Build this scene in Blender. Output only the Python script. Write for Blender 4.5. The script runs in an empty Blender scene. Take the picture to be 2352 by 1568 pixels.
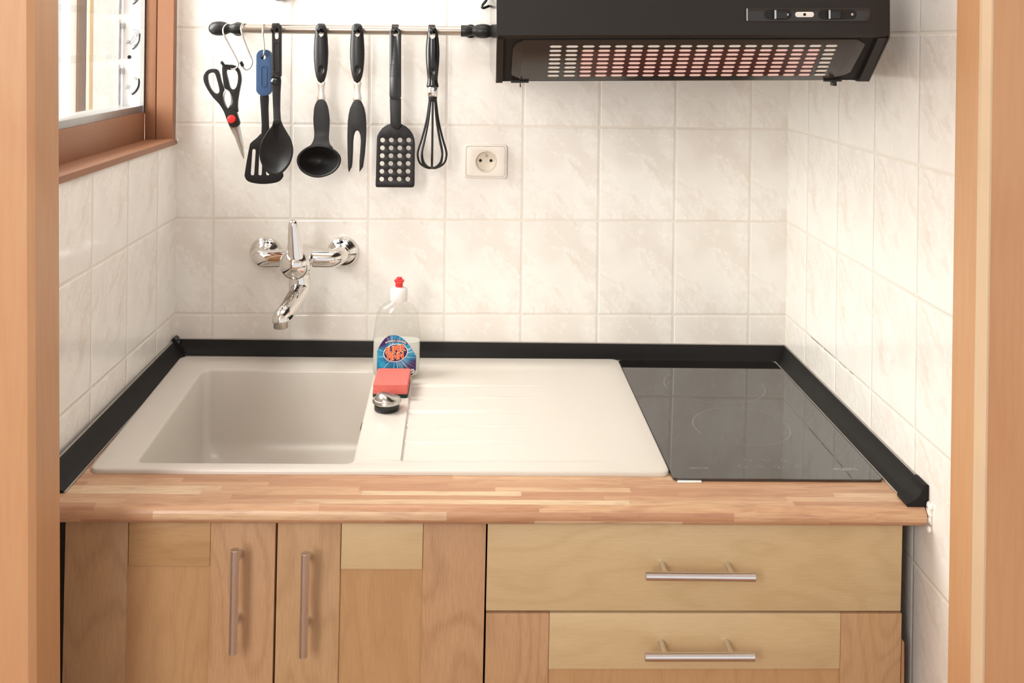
import bpy, bmesh, math, random
from mathutils import Vector, Matrix
random.seed(7)
S = bpy.context.scene
C = S.collection
PI = math.pi

# ------------------------------------------------------------------ camera, sky, sun, lights, exposure
CAM_LOC = Vector((0.5793, -1.8961, 1.5167))
CAM_R = Vector((0.9993, -0.0355, 0.0121)); CAM_F = Vector((0.0355, 0.9994, -0.0017)); CAM_U = Vector((-0.0121, 0.0021, 0.9999))
FPX, PPY = 2225.81, 99.766            # focal length in pixels of a 2352 px wide frame, height of the optical axis
cam = bpy.data.cameras.new('camera'); cam_o = bpy.data.objects.new('camera', cam); C.objects.link(cam_o)
m = Matrix((CAM_R, CAM_U, -CAM_F)).transposed().to_4x4(); m.translation = CAM_LOC
cam_o.matrix_world = m
cam.sensor_width = 36; cam.lens = FPX / 2352 * 36; cam.shift_y = -(784 - PPY) / 2352; cam.clip_start = 0.02
S.camera = cam_o

W = bpy.data.worlds.new('sky'); S.world = W; W.use_nodes = True
bg = W.node_tree.nodes['Background']; bg.inputs[0].default_value = (0.985, 0.985, 1.0, 1); bg.inputs[1].default_value = 0.70

def lamp(name, kind, loc, target, energy, color=(1, 1, 1), **kw):
    l = bpy.data.lights.new(name, kind); l.energy = energy; l.color = color
    for k, v in kw.items(): setattr(l, k, v)
    o = bpy.data.objects.new(name, l); C.objects.link(o); o.location = loc
    o.rotation_euler = (Vector(target) - Vector(loc)).to_track_quat('-Z', 'Y').to_euler()
    return o
lamp('hazy_sun', 'SUN', (-3, -0.45, 2.7), (0, 0, 1.2), 15.0, (1, 0.985, 0.96), angle=math.radians(75))
lamp('room_window_light', 'AREA', (-0.45, -2.9, 1.9), (1.0, -0.2, 1.0), 28.0, (1, 0.97, 0.93), shape='RECTANGLE', size=0.6, size_y=1.1)
lamp('ceiling_light', 'AREA', (0.58, -0.42, 2.44), (0.58, -0.40, 0.9), 4.4, (1, 0.985, 0.985), shape='RECTANGLE', size=1.0, size_y=0.5)
vs = S.view_settings; vs.view_transform = 'Standard'; vs.look = 'None'; vs.gamma = 1; vs.use_curve_mapping = False; vs.exposure = 0.55

# ------------------------------------------------------------------ helpers
TH = 0.0095                            # the worktop and its units hang a little lower towards the right
PIV = Vector((0.86, 0, 0.9))
TILT = Matrix.Translation(PIV) @ Matrix.Rotation(TH, 4, 'Y') @ Matrix.Translation(-PIV)
HTILT = Matrix.Translation((0.86, 0, 1.5)) @ Matrix.Rotation(-0.0145, 4, 'Y') @ Matrix.Translation((-0.86, 0, -1.5))
BASE = {}

def at(x, y, Y):
    """point at depth Y that the surveyed camera sees at photo pixel (x, y)"""
    d = CAM_R * ((x - 1176) / FPX) + CAM_F - CAM_U * ((y - PPY) / FPX)
    return CAM_LOC + d * ((Y - CAM_LOC.y) / d.y)

def thing(name, label, cat, loc=(0, 0, 0), group=None, tilt=None):
    o = bpy.data.objects.new(name, None); C.objects.link(o); o.empty_display_size = 0.02
    L = Vector(loc); BASE[o.name] = L
    o.matrix_world = (tilt or Matrix()) @ Matrix.Translation(L)
    o['label'] = label; o['category'] = cat
    if group: o['group'] = group
    return o

def root(o):
    while o.parent: o = o.parent
    return o

def obj(name, bm, mat, parent=None, label=None, smooth=35, mods=None, kind=None, recalc=True):
    if recalc: bmesh.ops.recalc_face_normals(bm, faces=bm.faces[:])
    me = bpy.data.meshes.new(name); bm.to_mesh(me); bm.free()
    for p in me.polygons: p.use_smooth = True
    me.set_sharp_from_angle(angle=math.radians(smooth))
    me.materials.append(mat)
    o = bpy.data.objects.new(name, me); C.objects.link(o)
    if parent:
        me.transform(Matrix.Translation(-BASE[root(parent).name]))
        o.parent = parent
    if label: o['label'] = label
    if kind: o['kind'] = kind
    for mk in (mods or []):
        md = o.modifiers.new(mk[0], mk[0])
        for k, v in mk[1].items(): setattr(md, k, v)
    return o

def tag(o, label, cat, group=None, tilt=None):
    o['label'] = label; o['category'] = cat
    if group: o['group'] = group
    if tilt: o.matrix_world = tilt @ o.matrix_world
    return o

def struct(name, bm, mat, parent=None, smooth=35):
    o = obj(name, bm, mat, parent, smooth=smooth)
    if not parent: o['kind'] = 'structure'; BASE[o.name] = Vector((0, 0, 0))
    return o

def NB(): return bmesh.new()

def box(bm, a, b, bev=0.0, seg=2):
    x0, y0, z0 = [min(p, q) for p, q in zip(a, b)]; x1, y1, z1 = [max(p, q) for p, q in zip(a, b)]
    v = [bm.verts.new(p) for p in ((x0, y0, z0), (x1, y0, z0), (x1, y1, z0), (x0, y1, z0), (x0, y0, z1), (x1, y0, z1), (x1, y1, z1), (x0, y1, z1))]
    fs = [bm.faces.new([v[i] for i in q]) for q in ((3, 2, 1, 0), (4, 5, 6, 7), (0, 1, 5, 4), (1, 2, 6, 5), (2, 3, 7, 6), (3, 0, 4, 7))]
    if bev:
        es = list({e for f in fs for e in f.edges})
        bmesh.ops.bevel(bm, geom=es, offset=bev, segments=seg, affect='EDGES', profile=0.5)
    return bm

def rings(bm, loops, caps=(True, True), closed=True):
    """bridge successive loops of equal length"""
    vl = [[bm.verts.new(p) for p in l] for l in loops]
    n = len(vl[0])
    for a, b in zip(vl, vl[1:]):
        for i in range(n if closed else n - 1):
            j = (i + 1) % n
            bm.faces.new((a[i], a[j], b[j], b[i]))
    if caps[0]: bm.faces.new(vl[0][::-1])
    if caps[1]: bm.faces.new(vl[-1])
    return vl

def frame_of(d, ref=None):
    d = d.normalized()
    r = ref if ref is not None else (Vector((0, 0, 1)) if abs(d.z) < 0.9 else Vector((0, 1, 0)))
    a = d.cross(r).normalized(); b = d.cross(a).normalized()
    return a, b

def tube(bm, pts, r, seg=14, caps=(True, True), flat=1.0, ref=None):
    pts = [Vector(p) for p in pts]; n = len(pts)
    rs = r if isinstance(r, (list, tuple)) else [r] * n
    loops = []; a = None
    for i, p in enumerate(pts):
        d = (pts[min(i + 1, n - 1)] - pts[max(i - 1, 0)]).normalized()
        if a is None: a, b = frame_of(d, ref)
        else:
            a = (a - d * a.dot(d)).normalized(); b = d.cross(a).normalized()
        loops.append([p + a * (math.cos(t) * rs[i]) + b * (math.sin(t) * rs[i] * flat) for t in [2 * PI * k / seg for k in range(seg)]])
    rings(bm, loops, caps)
    return bm

def lathe(bm, prof, origin, axis=(0, 0, 1), seg=40, caps=(True, True), sx=1.0, sy=1.0):
    """prof = (radius, height) pairs along the axis"""
    ax = Vector(axis).normalized(); a, b = frame_of(ax); o = Vector(origin)
    loops = [[o + ax * h + a * (math.cos(2 * PI * k / seg) * max(r, 1e-5) * sx) + b * (math.sin(2 * PI * k / seg) * max(r, 1e-5) * sy) for k in range(seg)] for r, h in prof]
    rings(bm, loops, caps)
    return bm

def ball(bm, c, r, sx=1, sy=1, sz=1, u=28, v=16):
    mt = Matrix.Translation(c) @ Matrix.Diagonal((sx, sy, sz, 1))
    bmesh.ops.create_uvsphere(bm, u_segments=u, v_segments=v, radius=r, matrix=mt)
    return bm

def spline(pts, n=6, closed=True):
    """Catmull-Rom through 2D/3D points"""
    P = [Vector(p) for p in pts]; out = []; N = len(P)
    rng = range(N if closed else N - 1)
    for i in rng:
        g = (lambda k: P[k % N]) if closed else (lambda k: P[min(max(k, 0), N - 1)])
        p0, p1, p2, p3 = g(i - 1), g(i), g(i + 1), g(i + 2)
        for k in range(n):
            t = k / n
            out.append(0.5 * ((2 * p1) + (p2 - p0) * t + (2 * p0 - 5 * p1 + 4 * p2 - p3) * t * t + (3 * p1 - p0 - 3 * p2 + p3) * t ** 3))
    if not closed: out.append(P[-1].copy())
    return out

def rrect(x0, y0, x1, y1, r, n=6):
    o = []
    for cx, cy, a0 in ((x1 - r, y1 - r, 0), (x0 + r, y1 - r, 90), (x0 + r, y0 + r, 180), (x1 - r, y0 + r, 270)):
        for k in range(n + 1):
            a = math.radians(a0 + 90 * k / n); o.append((cx + r * math.cos(a), cy + r * math.sin(a)))
    return o

def circ(cx, cy, rx, ry=None, n=20, rot=0.0):
    ry = ry or rx
    return [(cx + rx * math.cos(2 * PI * k / n + rot), cy + ry * math.sin(2 * PI * k / n + rot)) for k in range(n)]

def plate(bm, outer, holes, to3, depth, bev=0.0, seg=2):
    """solid plate: 2D outline with holes, mapped by to3(u, v) to the front face, thickness vector depth"""
    dv = Vector(depth); front = []
    es = []
    for lp in [outer] + list(holes):
        vs_ = [bm.verts.new(to3(p[0], p[1])) for p in lp]
        front.append(vs_)
        es += [bm.edges.new((vs_[i], vs_[(i + 1) % len(vs_)])) for i in range(len(vs_))]
    r = bmesh.ops.triangle_fill(bm, use_beauty=True, use_dissolve=False, edges=es)
    ff = [g for g in r['geom'] if isinstance(g, bmesh.types.BMFace)]
    vm = {}
    for lp in front:
        for v in lp: vm[v] = bm.verts.new(v.co + dv)
    for f in ff: bm.faces.new([vm[v] for v in reversed(f.verts[:])])
    rim = []
    for lp in front:
        n = len(lp)
        for i in range(n):
            a, b = lp[i], lp[(i + 1) % n]
            bm.faces.new((a, b, vm[b], vm[a]))
            rim.append(bm.edges.get((a, b)))
    if bev:
        bmesh.ops.recalc_face_normals(bm, faces=bm.faces[:])
        bmesh.ops.bevel(bm, geom=[e for e in rim if e], offset=bev, segments=seg, affect='EDGES', profile=0.5, clamp_overlap=True)
    return bm

def cut(o, *bms):
    """subtract closed cutter meshes (world coordinates) from object o and keep the result as its mesh"""
    L = BASE[root(o).name] if root(o).name in BASE else Vector((0, 0, 0))
    tmp = []
    for bm in bms:
        bmesh.ops.recalc_face_normals(bm, faces=bm.faces[:])
        me = bpy.data.meshes.new('cutter'); bm.to_mesh(me); bm.free(); me.transform(Matrix.Translation(-L))
        c = bpy.data.objects.new('cutter', me); C.objects.link(c); c.matrix_world = root(o).matrix_world
        md = o.modifiers.new('b', 'BOOLEAN'); md.operation = 'DIFFERENCE'; md.object = c; md.solver = 'EXACT'
        tmp.append(c)
    bpy.context.view_layer.update()
    dg = bpy.context.evaluated_depsgraph_get(); dg.update()
    nm = bpy.data.meshes.new_from_object(o.evaluated_get(dg))
    old = o.data; nm.name = old.name; o.modifiers.clear(); o.data = nm
    for c in tmp:
        me = c.data; bpy.data.objects.remove(c); bpy.data.meshes.remove(me)
    bpy.data.meshes.remove(old)
    nm.set_sharp_from_angle(angle=math.radians(38))
    return o

def text_bm(bm, s, size, fn, bold=0.0, res=3, extrude=0.0, shear=0.0):
    """add letters to bm; fn maps a letter point (x, y, z) centred on the word to a 3D point"""
    cu = bpy.data.curves.new('t', 'FONT'); cu.body = s; cu.size = size; cu.align_x = 'CENTER'; cu.align_y = 'CENTER'
    cu.offset = bold; cu.resolution_u = res; cu.extrude = extrude; cu.shear = shear
    o = bpy.data.objects.new('t', cu); C.objects.link(o)
    dg = bpy.context.evaluated_depsgraph_get(); dg.update()
    me = bpy.data.meshes.new_from_object(o.evaluated_get(dg))
    vs_ = [bm.verts.new(fn(*v.co)) for v in me.vertices]
    for p in me.polygons:
        try: bm.faces.new([vs_[i] for i in p.vertices])
        except ValueError: pass
    bpy.data.objects.remove(o); bpy.data.curves.remove(cu); bpy.data.meshes.remove(me)
    return bm

# ------------------------------------------------------------------ materials
def lin(r, g, b):
    f = lambda c: c / 12.92 if c <= 0.04045 else ((c + 0.055) / 1.055) ** 2.4
    return (f(r / 255), f(g / 255), f(b / 255), 1)

class Mat:
    def __init__(s, name):
        s.m = bpy.data.materials.new(name); s.m.use_nodes = True; s.t = s.m.node_tree
        s.b = s.t.nodes['Principled BSDF']; s.out = s.t.nodes['Material Output']
    def n(s, kind, **kw):
        nd = s.t.nodes.new(kind)
        for k, v in kw.items(): setattr(nd, k, v)
        return nd
    def l(s, a, b): s.t.links.new(a, b)
    def put(s, sock, v):
        if hasattr(v, 'is_output'): s.l(v, sock)
        else: sock.default_value = v
    def math(s, op, a, b=None, c=None):
        nd = s.n('ShaderNodeMath', operation=op); s.put(nd.inputs[0], a)
        if b is not None: s.put(nd.inputs[1], b)
        if c is not None: s.put(nd.inputs[2], c)
        return nd.outputs[0]
    def mix(s, f, a, b):
        nd = s.n('ShaderNodeMix', data_type='RGBA'); s.put(nd.inputs[0], f); s.put(nd.inputs[6], a); s.put(nd.inputs[7], b)
        return nd.outputs[2]
    def noise(s, vec, scale, detail=3, rough=0.5, dist=0.0):
        nd = s.n('ShaderNodeTexNoise'); s.l(vec, nd.inputs['Vector']); nd.inputs['Scale'].default_value = scale
        nd.inputs['Detail'].default_value = detail; nd.inputs['Roughness'].default_value = rough; nd.inputs['Distortion'].default_value = dist
        return nd.outputs[0]
    def ss(s, x, a, b, lo=0.0, hi=1.0):
        nd = s.n('ShaderNodeMapRange', interpolation_type='SMOOTHSTEP'); s.put(nd.inputs[0], x)
        for i, v in enumerate((a, b, lo, hi)): nd.inputs[i + 1].default_value = v
        return nd.outputs[0]
    def xyz(s, x, y, z):
        nd = s.n('ShaderNodeCombineXYZ')
        for i, v in enumerate((x, y, z)): s.put(nd.inputs[i], v)
        return nd.outputs[0]
    def coord(s, kind='Object'):
        nd = s.n('ShaderNodeTexCoord'); sp = s.n('ShaderNodeSeparateXYZ'); s.l(nd.outputs[kind], sp.inputs[0])
        return nd.outputs[kind], sp.outputs
    def bump(s, h, strength, dist=0.001):
        nd = s.n('ShaderNodeBump'); nd.inputs['Strength'].default_value = strength; nd.inputs['Distance'].default_value = dist
        s.l(h, nd.inputs['Height']); s.l(nd.outputs[0], s.b.inputs['Normal'])

def plain(name, col, rough=0.5, metal=0.0, spec=None, var=0.0, vs_=40, bump=0.0, coat=0.0, ior=None, sheen=0):
    q = Mat(name); q.b.inputs['Roughness'].default_value = rough; q.b.inputs['Metallic'].default_value = metal
    if spec is not None: q.b.inputs['Specular IOR Level'].default_value = spec
    if ior: q.b.inputs['IOR'].default_value = ior
    if coat: q.b.inputs['Coat Weight'].default_value = coat
    vec, _ = q.coord()
    nz = q.noise(vec, vs_, 4)
    c2 = tuple(min(1, c * (1 - var)) for c in col[:3]) + (1,)
    c1 = tuple(min(1, c * (1 + var)) for c in col[:3]) + (1,)
    q.l(q.mix(nz, c1, c2), q.b.inputs['Base Color'])
    if bump: q.bump(nz, bump)
    return q.m

TW, THH, TZ = 0.15, 0.18424, 1.167     # tile width, height, a grout line's height
def tile(name, axis, off):
    q = Mat(name); vec, c = q.coord()
    src = c[0] if axis == 'X' else c[1]
    u = q.math('DIVIDE', q.math('SUBTRACT', src, off), TW); v = q.math('DIVIDE', q.math('SUBTRACT', c[2], TZ), THH)
    fu, fv = q.math('FRACT', u), q.math('FRACT', v); iu, iv = q.math('FLOOR', u), q.math('FLOOR', v)
    du = q.math('MULTIPLY', q.math('MINIMUM', fu, q.math('SUBTRACT', 1.0, fu)), TW)
    dv = q.math('MULTIPLY', q.math('MINIMUM', fv, q.math('SUBTRACT', 1.0, fv)), THH)
    d = q.math('MINIMUM', du, dv)
    g = q.ss(d, 0.0013, 0.0021)
    wn = q.n('ShaderNodeTexWhiteNoise', noise_dimensions='2D'); q.l(q.xyz(iu, iv, 0.0), wn.inputs['Vector'])
    pick = q.math('MULTIPLY', q.math('FLOOR', q.math('MULTIPLY', wn.outputs[0], 2.0)), 0.006)
    pu = q.math('MULTIPLY', fu, TW); pv = q.math('MULTIPLY', fv, THH)
    if axis == 'Y': pu = q.math('MULTIPLY', pu, -1.0)
    al = q.math('SUBTRACT', q.math('MULTIPLY', pu, 0.62), q.math('MULTIPLY', pv, 0.78))
    ac = q.math('ADD', q.math('MULTIPLY', pu, 0.78), q.math('MULTIPLY', pv, 0.62))
    warp = q.math('MULTIPLY', q.math('SUBTRACT', q.noise(q.xyz(pu, pv, pick), 28, 4, 0.6), 0.5), 0.055)
    ac2 = q.math('ADD', ac, warp)
    n1 = q.noise(q.xyz(q.math('MULTIPLY', al, 0.35), ac2, q.math('ADD', pick, 0.37)), 26, 5, 0.62, 0.5)
    n2 = q.noise(q.xyz(q.math('MULTIPLY', al, 0.5), ac2, q.math('ADD', pick, 0.8)), 15, 3, 0.5, 0.3)
    n3 = q.noise(q.xyz(pu, pv, 0.2), 130, 4, 0.7)
    vein = q.ss(q.math('ABSOLUTE', q.math('SUBTRACT', n1, 0.53)), 0.0, 0.045, 1.0, 0.0)
    vein = q.math('MULTIPLY', vein, q.ss(n3, 0.3, 0.62))
    col = q.mix(q.ss(n2, 0.32, 0.7), TILE_A, TILE_B)
    col = q.mix(q.math('MULTIPLY', q.ss(n1, 0.54, 0.72), 0.36), col, TILE_C)
    col = q.mix(q.math('MULTIPLY', vein, 0.6), col, TILE_V)
    col = q.mix(g, GROUT, col)
    q.l(col, q.b.inputs['Base Color'])
    q.put(q.b.inputs['Roughness'], q.ss(g, 0, 1, 0.75, 0.13)); q.b.inputs['Specular IOR Level'].default_value = 0.5
    hgt = q.ss(d, 0.0012, 0.0042)
    q.bump(q.math('ADD', hgt, q.math('MULTIPLY', n2, 0.12)), 0.55, 0.0012)
    return q.m
TILE_A, TILE_B, TILE_C, TILE_V, GROUT = lin(245, 241, 234), lin(236, 229, 220), lin(216, 198, 176), lin(252, 248, 241), lin(234, 226, 214)

def wood(name, base, dark, grain='Z', scale=1.0, rough=0.42, contrast=1.0, seed=0.0, arch=False):
    q = Mat(name); vec, c = q.coord()
    g = {'X': 0, 'Y': 1, 'Z': 2}[grain]
    st = [q.math('MULTIPLY', c[i], 1.0 if i != g else 0.07) for i in range(3)]
    st = [q.math('ADD', v, seed + i * 0.31) for i, v in enumerate(st)]
    fine = q.noise(q.xyz(*st), 620 * scale, 4, 0.65)
    bl = [q.math('MULTIPLY', c[i], 1.0 if i != g else 0.28) for i in range(3)]
    bl = [q.math('ADD', v, seed * 1.7 + i * 0.2) for i, v in enumerate(bl)]
    broad = q.noise(q.xyz(*bl), 7 * scale, 2, 0.5, 0.2)
    rgs = q.math('FRACT', q.math('MULTIPLY', broad, 14.0))
    ring = q.ss(q.math('ABSOLUTE', q.math('SUBTRACT', rgs, 0.5)), 0.0, 0.5, 1.0, 0.0)
    ring = q.math('POWER', ring, 3.0)
    f = q.math('ADD', q.math('MULTIPLY', q.ss(fine, 0.35, 0.7), 0.36 * contrast), q.math('MULTIPLY', ring, 0.3 * contrast))
    f = q.math('ADD', f, q.math('MULTIPLY', q.math('SUBTRACT', broad, 0.5), 0.6 * contrast))
    nd = q.mix(f, base, dark)
    q.l(nd, q.b.inputs['Base Color']); q.b.inputs['Roughness'].default_value = rough
    q.bump(fine, 0.06, 0.0006)
    return q.m

def staves(name):
    """finger jointed strips along X, strip number from the UV v coordinate"""
    q = Mat(name); vec, c = q.coord('UV')
    row = q.math('FLOOR', q.math('DIVIDE', c[1], 0.0122))
    w1 = q.n('ShaderNodeTexWhiteNoise', noise_dimensions='1D'); q.l(row, w1.inputs['W'])
    u = q.math('ADD', c[0], q.math('MULTIPLY', w1.outputs[0], 3.1))
    ln = q.math('ADD', 0.16, q.math('MULTIPLY', w1.outputs[0], 0.16))
    cell = q.math('FLOOR', q.math('DIVIDE', u, ln))
    w2 = q.n('ShaderNodeTexWhiteNoise', noise_dimensions='2D'); q.l(q.xyz(row, cell, 0), w2.inputs['Vector'])
    rp = q.n('ShaderNodeValToRGB'); q.l(w2.outputs[0], rp.inputs[0]); e = rp.color_ramp
    e.elements[0].color = lin(184, 138, 106); e.elements[0].position = 0.0
    e.elements[1].color = lin(220, 194, 160); e.elements[1].position = 1.0
    for p, cc in ((0.3, lin(193, 150, 116)), (0.6, lin(199, 158, 123)), (0.85, lin(207, 170, 134))):
        x = e.elements.new(p); x.color = cc
    gr = q.noise(q.xyz(q.math('MULTIPLY', u, 0.06), c[1], q.math('MULTIPLY', w2.outputs[0], 5.0)), 420, 4, 0.6)
    gr2 = q.noise(q.xyz(q.math('MULTIPLY', u, 0.2), c[1], q.math('MULTIPLY', w2.outputs[0], 9.0)), 70, 2, 0.5, 0.6)
    f = q.math('MULTIPLY', q.math('ADD', q.ss(gr, 0.38, 0.7), q.ss(gr2, 0.5, 0.75)), 0.36)
    col = q.mix(f, rp.outputs[0], lin(156, 108, 80))
    q.l(col, q.b.inputs['Base Color']); q.b.inputs['Roughness'].default_value = 0.38
    q.bump(gr, 0.05, 0.0005)
    return q.m

def clear(name, tint=(0.97, 0.98, 0.97, 1), rough=0.03, refl=0.45, milky=0.0, milk=(0.9, 0.88, 0.84, 1)):
    q = Mat(name); q.t.nodes.remove(q.b)
    tr = q.n('ShaderNodeBsdfTransparent'); tr.inputs[0].default_value = tint
    gl = q.n('ShaderNodeBsdfGlossy'); gl.inputs['Roughness'].default_value = rough
    lw = q.n('ShaderNodeLayerWeight'); fz = q.math('ADD', q.math('MULTIPLY', q.math('POWER', lw.outputs['Facing'], 4.0), refl), 0.04)
    body = tr.outputs[0]
    if milky:
        df = q.n('ShaderNodeBsdfTranslucent'); df.inputs[0].default_value = milk
        d2 = q.n('ShaderNodeBsdfDiffuse'); d2.inputs[0].default_value = milk
        a = q.n('ShaderNodeMixShader'); a.inputs[0].default_value = 0.6; q.l(df.outputs[0], a.inputs[1]); q.l(d2.outputs[0], a.inputs[2])
        b = q.n('ShaderNodeMixShader'); b.inputs[0].default_value = milky; q.l(tr.outputs[0], b.inputs[1]); q.l(a.outputs[0], b.inputs[2]); body = b.outputs[0]
    mx = q.n('ShaderNodeMixShader'); q.l(fz, mx.inputs[0]); q.l(body, mx.inputs[1]); q.l(gl.outputs[0], mx.inputs[2])
    q.l(mx.outputs[0], q.out.inputs[0])
    return q.m

M = dict(
    tile_back=tile('tile_back', 'X', 0.0711), tile_right=tile('tile_right', 'Y', -0.1156), tile_left=tile('tile_left', 'Y', -0.1079),
    plaster=plain('white_plaster', lin(238, 234, 228), 0.8, var=0.03), floor=wood('floor_boards', lin(170, 120, 80), lin(130, 85, 55), 'Y', 0.6),
    jamb=wood('tan_painted_wood', lin(194, 149, 108), lin(180, 124, 84), 'Z', 0.25, 0.4, 0.7, 3.1),
    frame=plain('brown_paint', lin(150, 104, 76), 0.42, var=0.07, vs_=25, bump=0.08),
    bead=plain('pale_worn_edge', lin(204, 178, 146), 0.45, var=0.06, vs_=15),
    alu=plain('aluminium', lin(186, 186, 186), 0.35, 0.9, var=0.1, vs_=60),
    white_metal=plain('white_enamelled_metal', lin(246, 246, 246), 0.35, var=0.02),
    steel=plain('stainless_steel', lin(200, 196, 190), 0.22, 1.0, var=0.05, vs_=120),
    brushed=plain('brushed_steel', lin(190, 182, 172), 0.34, 1.0, var=0.06, vs_=300),
    chrome=plain('chrome', lin(225, 222, 218), 0.04, 1.0, var=0.01),
    black=plain('black_nylon', lin(27, 25, 25), 0.42, spec=0.35, var=0.1, vs_=80),
    black_soft=plain('black_soft_grip', lin(30, 29, 29), 0.36, spec=0.4, var=0.06),
    black_gloss=plain('black_gloss_plastic', lin(22, 21, 20), 0.18, var=0.1),
    strip=plain('black_strip', lin(22, 20, 19), 0.5, spec=0.25, var=0.2, vs_=30, bump=0.05),
    lip=plain('grey_sealing_lip', lin(162, 154, 145), 0.5, var=0.15, vs_=90),
    hood=plain('black_enamel', lin(36, 31, 28), 0.42, spec=0.3, var=0.08, vs_=200, bump=0.03),
    hood_side=plain('black_enamel_gloss', lin(40, 36, 33), 0.09, var=0.05),
    hood_panel=plain('smoked_plastic', lin(52, 48, 44), 0.2, var=0.06),
    hood_red=plain('red_backed_smoked_plastic', lin(74, 42, 38), 0.2, var=0.1),
    mat_grey=plain('grey_filter_fleece', lin(228, 226, 220), 0.8, var=0.05), mat_pink=plain('pink_filter_fleece', lin(252, 218, 214), 0.8, var=0.08, vs_=25),
    dark=plain('dark_void', lin(14, 12, 11), 0.7), sink=plain('cream_composite', lin(213, 206, 196), 0.28, var=0.012, vs_=300),
    glass_black=plain('black_glass', lin(30, 27, 25), 0.035, var=0.03, ior=1.95), mark=plain('grey_print', lin(150, 145, 138), 0.5),
    handle=plain('satin_nickel', lin(224, 224, 224), 0.27, 1.0, var=0.05, vs_=200),
    carcass=plain('dark_carcass', lin(58, 50, 44), 0.6, var=0.1), panel_side=plain('cabinet_side', lin(176, 130, 90), 0.5, var=0.1),
    stave=staves('staved_beech'),
    white_plastic=plain('cream_plastic', lin(238, 230, 220), 0.32, var=0.015), socket_in=plain('socket_cream', lin(224, 214, 198), 0.4, var=0.02),
    sponge=plain('coral_foam', lin(226, 112, 102), 0.9, var=0.12, vs_=500, bump=0.6), scour=plain('dark_green_scourer', lin(28, 52, 44), 0.9, var=0.4, vs_=400, bump=0.8),
    rubber=plain('black_rubber', lin(26, 24, 23), 0.4, var=0.1), red=plain('red_plastic', lin(222, 48, 46), 0.3, var=0.05),
    blue=plain('blue_plastic', lin(44, 72, 108), 0.42, var=0.06), cap=plain('white_cap', lin(240, 236, 232), 0.35, var=0.01),
    bottle=clear('clear_plastic'), liquid=clear('milky_liquid', (0.95, 0.95, 0.92, 1), 0.05, 0.3, 0.8, (0.92, 0.9, 0.85, 1)), pane=clear('window_glass', (0.97, 0.985, 0.975, 1), 0.0, 0.12),
    post=plain('weathered_brown_post', lin(140, 118, 104), 0.7, var=0.12, vs_=30), tan=plain('tan_board', lin(226, 190, 152), 0.7, var=0.06), cream=plain('cream_render', lin(250, 242, 232), 0.8, var=0.04, vs_=12),
    filler=plain('white_filler', lin(246, 240, 234), 0.8, var=0.08, vs_=90, bump=0.5),
    ink_dark=plain('label_plum', lin(52, 30, 78), 0.4), ink_white=plain('label_white', lin(245, 240, 240), 0.4), ink_red=plain('label_orange_red', lin(222, 72, 44), 0.4), ink_yellow=plain('label_cream', lin(248, 214, 160), 0.4),
)

# ------------------------------------------------------------------ the room
XR = 1.195
WY0, WY1, WZ0, WZ1 = -0.62, -0.028, 1.3215, 2.05        # opening of the window in the left wall
b = NB(); box(b, (0, 0, 0), (XR, 0.12, 2.5)); struct('wall_back', b, M['tile_back'])
b = NB(); box(b, (XR, -0.766, 0), (XR + 0.12, 0.12, 2.5)); WR = struct('wall_right', b, M['tile_right'])
b = NB(); rc = random.Random(11)
for y0, y1 in ((-0.145, -0.205), (-0.212, -0.268), (-0.285, -0.315), (-0.33, -0.345)):
    n = int((y0 - y1) / 0.012); pts = [(XR - 0.0002, y0 + (y1 - y0) * k / n, TZ - THH + 0.0014 + 0.0006 * (rc.random() - 0.5)) for k in range(n + 1)]
    tube(b, pts, [0.00025 + 0.0003 * rc.random() for _ in pts], 5)
obj('grout_crack', b, M['carcass'], WR, label='thin dark crack along a grout line')
b = NB()
box(b, (-0.096, -0.766, 0), (0, 0.12, WZ0 - 0.01)); box(b, (-0.096, -0.766, WZ1 + 0.01), (0, 0.12, 2.5))
box(b, (-0.096, -0.766, WZ0 - 0.01), (0, WY0 - 0.02, WZ1 + 0.01)); box(b, (-0.096, WY1 + 0.019, WZ0 - 0.01), (0, 0.12, WZ1 + 0.01))
struct('wall_left', b, M['tile_left'])
b = NB(); box(b, (-2.2, -4.6, -0.08), (3.4, 0.12, 0)); struct('floor', b, M['floor'])
b = NB(); box(b, (-0.6, -4.6, 2.5), (3.4, -0.765, 2.6)); box(b, (-0.096, -0.765, 2.5), (3.4, 0.12, 2.6)); struct('ceiling', b, M['plaster'])
b = NB()
box(b, (-0.6, -0.80, 0), (0.03, -0.765, 2.5)); box(b, (1.225, -0.80, 0), (3.4, -0.765, 2.5)); box(b, (0.03, -0.80, 2.12), (1.225, -0.765, 2.5))
struct('wall_front', b, M['plaster'])
b = NB(); box(b, (-0.68, -4.6, 0), (-0.6, -0.765, 2.6)); struct('wall_sun_block', b, M['plaster'])  # unseen wall added to keep the sun out of the outer room
def jamb(name, xin, xout, lean):
    b = NB(); s = 1 if xout > xin else -1
    prof = [(xin, -0.748), (xin, -0.808), (xin + s * 0.006, -0.815), (xout, -0.815), (xout, -0.748)]
    rings(b, [[(x + lean * (z - 1.15), y, z) for x, y in prof] for z in (0, 2.12)])
    return struct(name, b, M['jamb'], smooth=20)
jamb('trim_1', 0.0958, 0.002, -0.0140)
t2 = jamb('trim_2', 1.1557, 1.25, 0.001)
b = NB(); rings(b, [[(1.1557 + 0.001 * (z - 1.15) + x, y, z) for x, y in ((-0.0006, -0.802), (-0.0006, -0.808), (0.006, -0.8157), (0.0085, -0.8157), (0.0085, -0.8145), (0.001, -0.802))] for z in (0, 2.06)]); obj('edge_bead', b, M['bead'], t2, smooth=20, label='pale worn edge of the door frame')
b = NB(); box(b, (0.002, -0.815, 2.06), (1.25, -0.748, 2.14), 0.003); struct('trim_3', b, M['jamb'])

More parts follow.
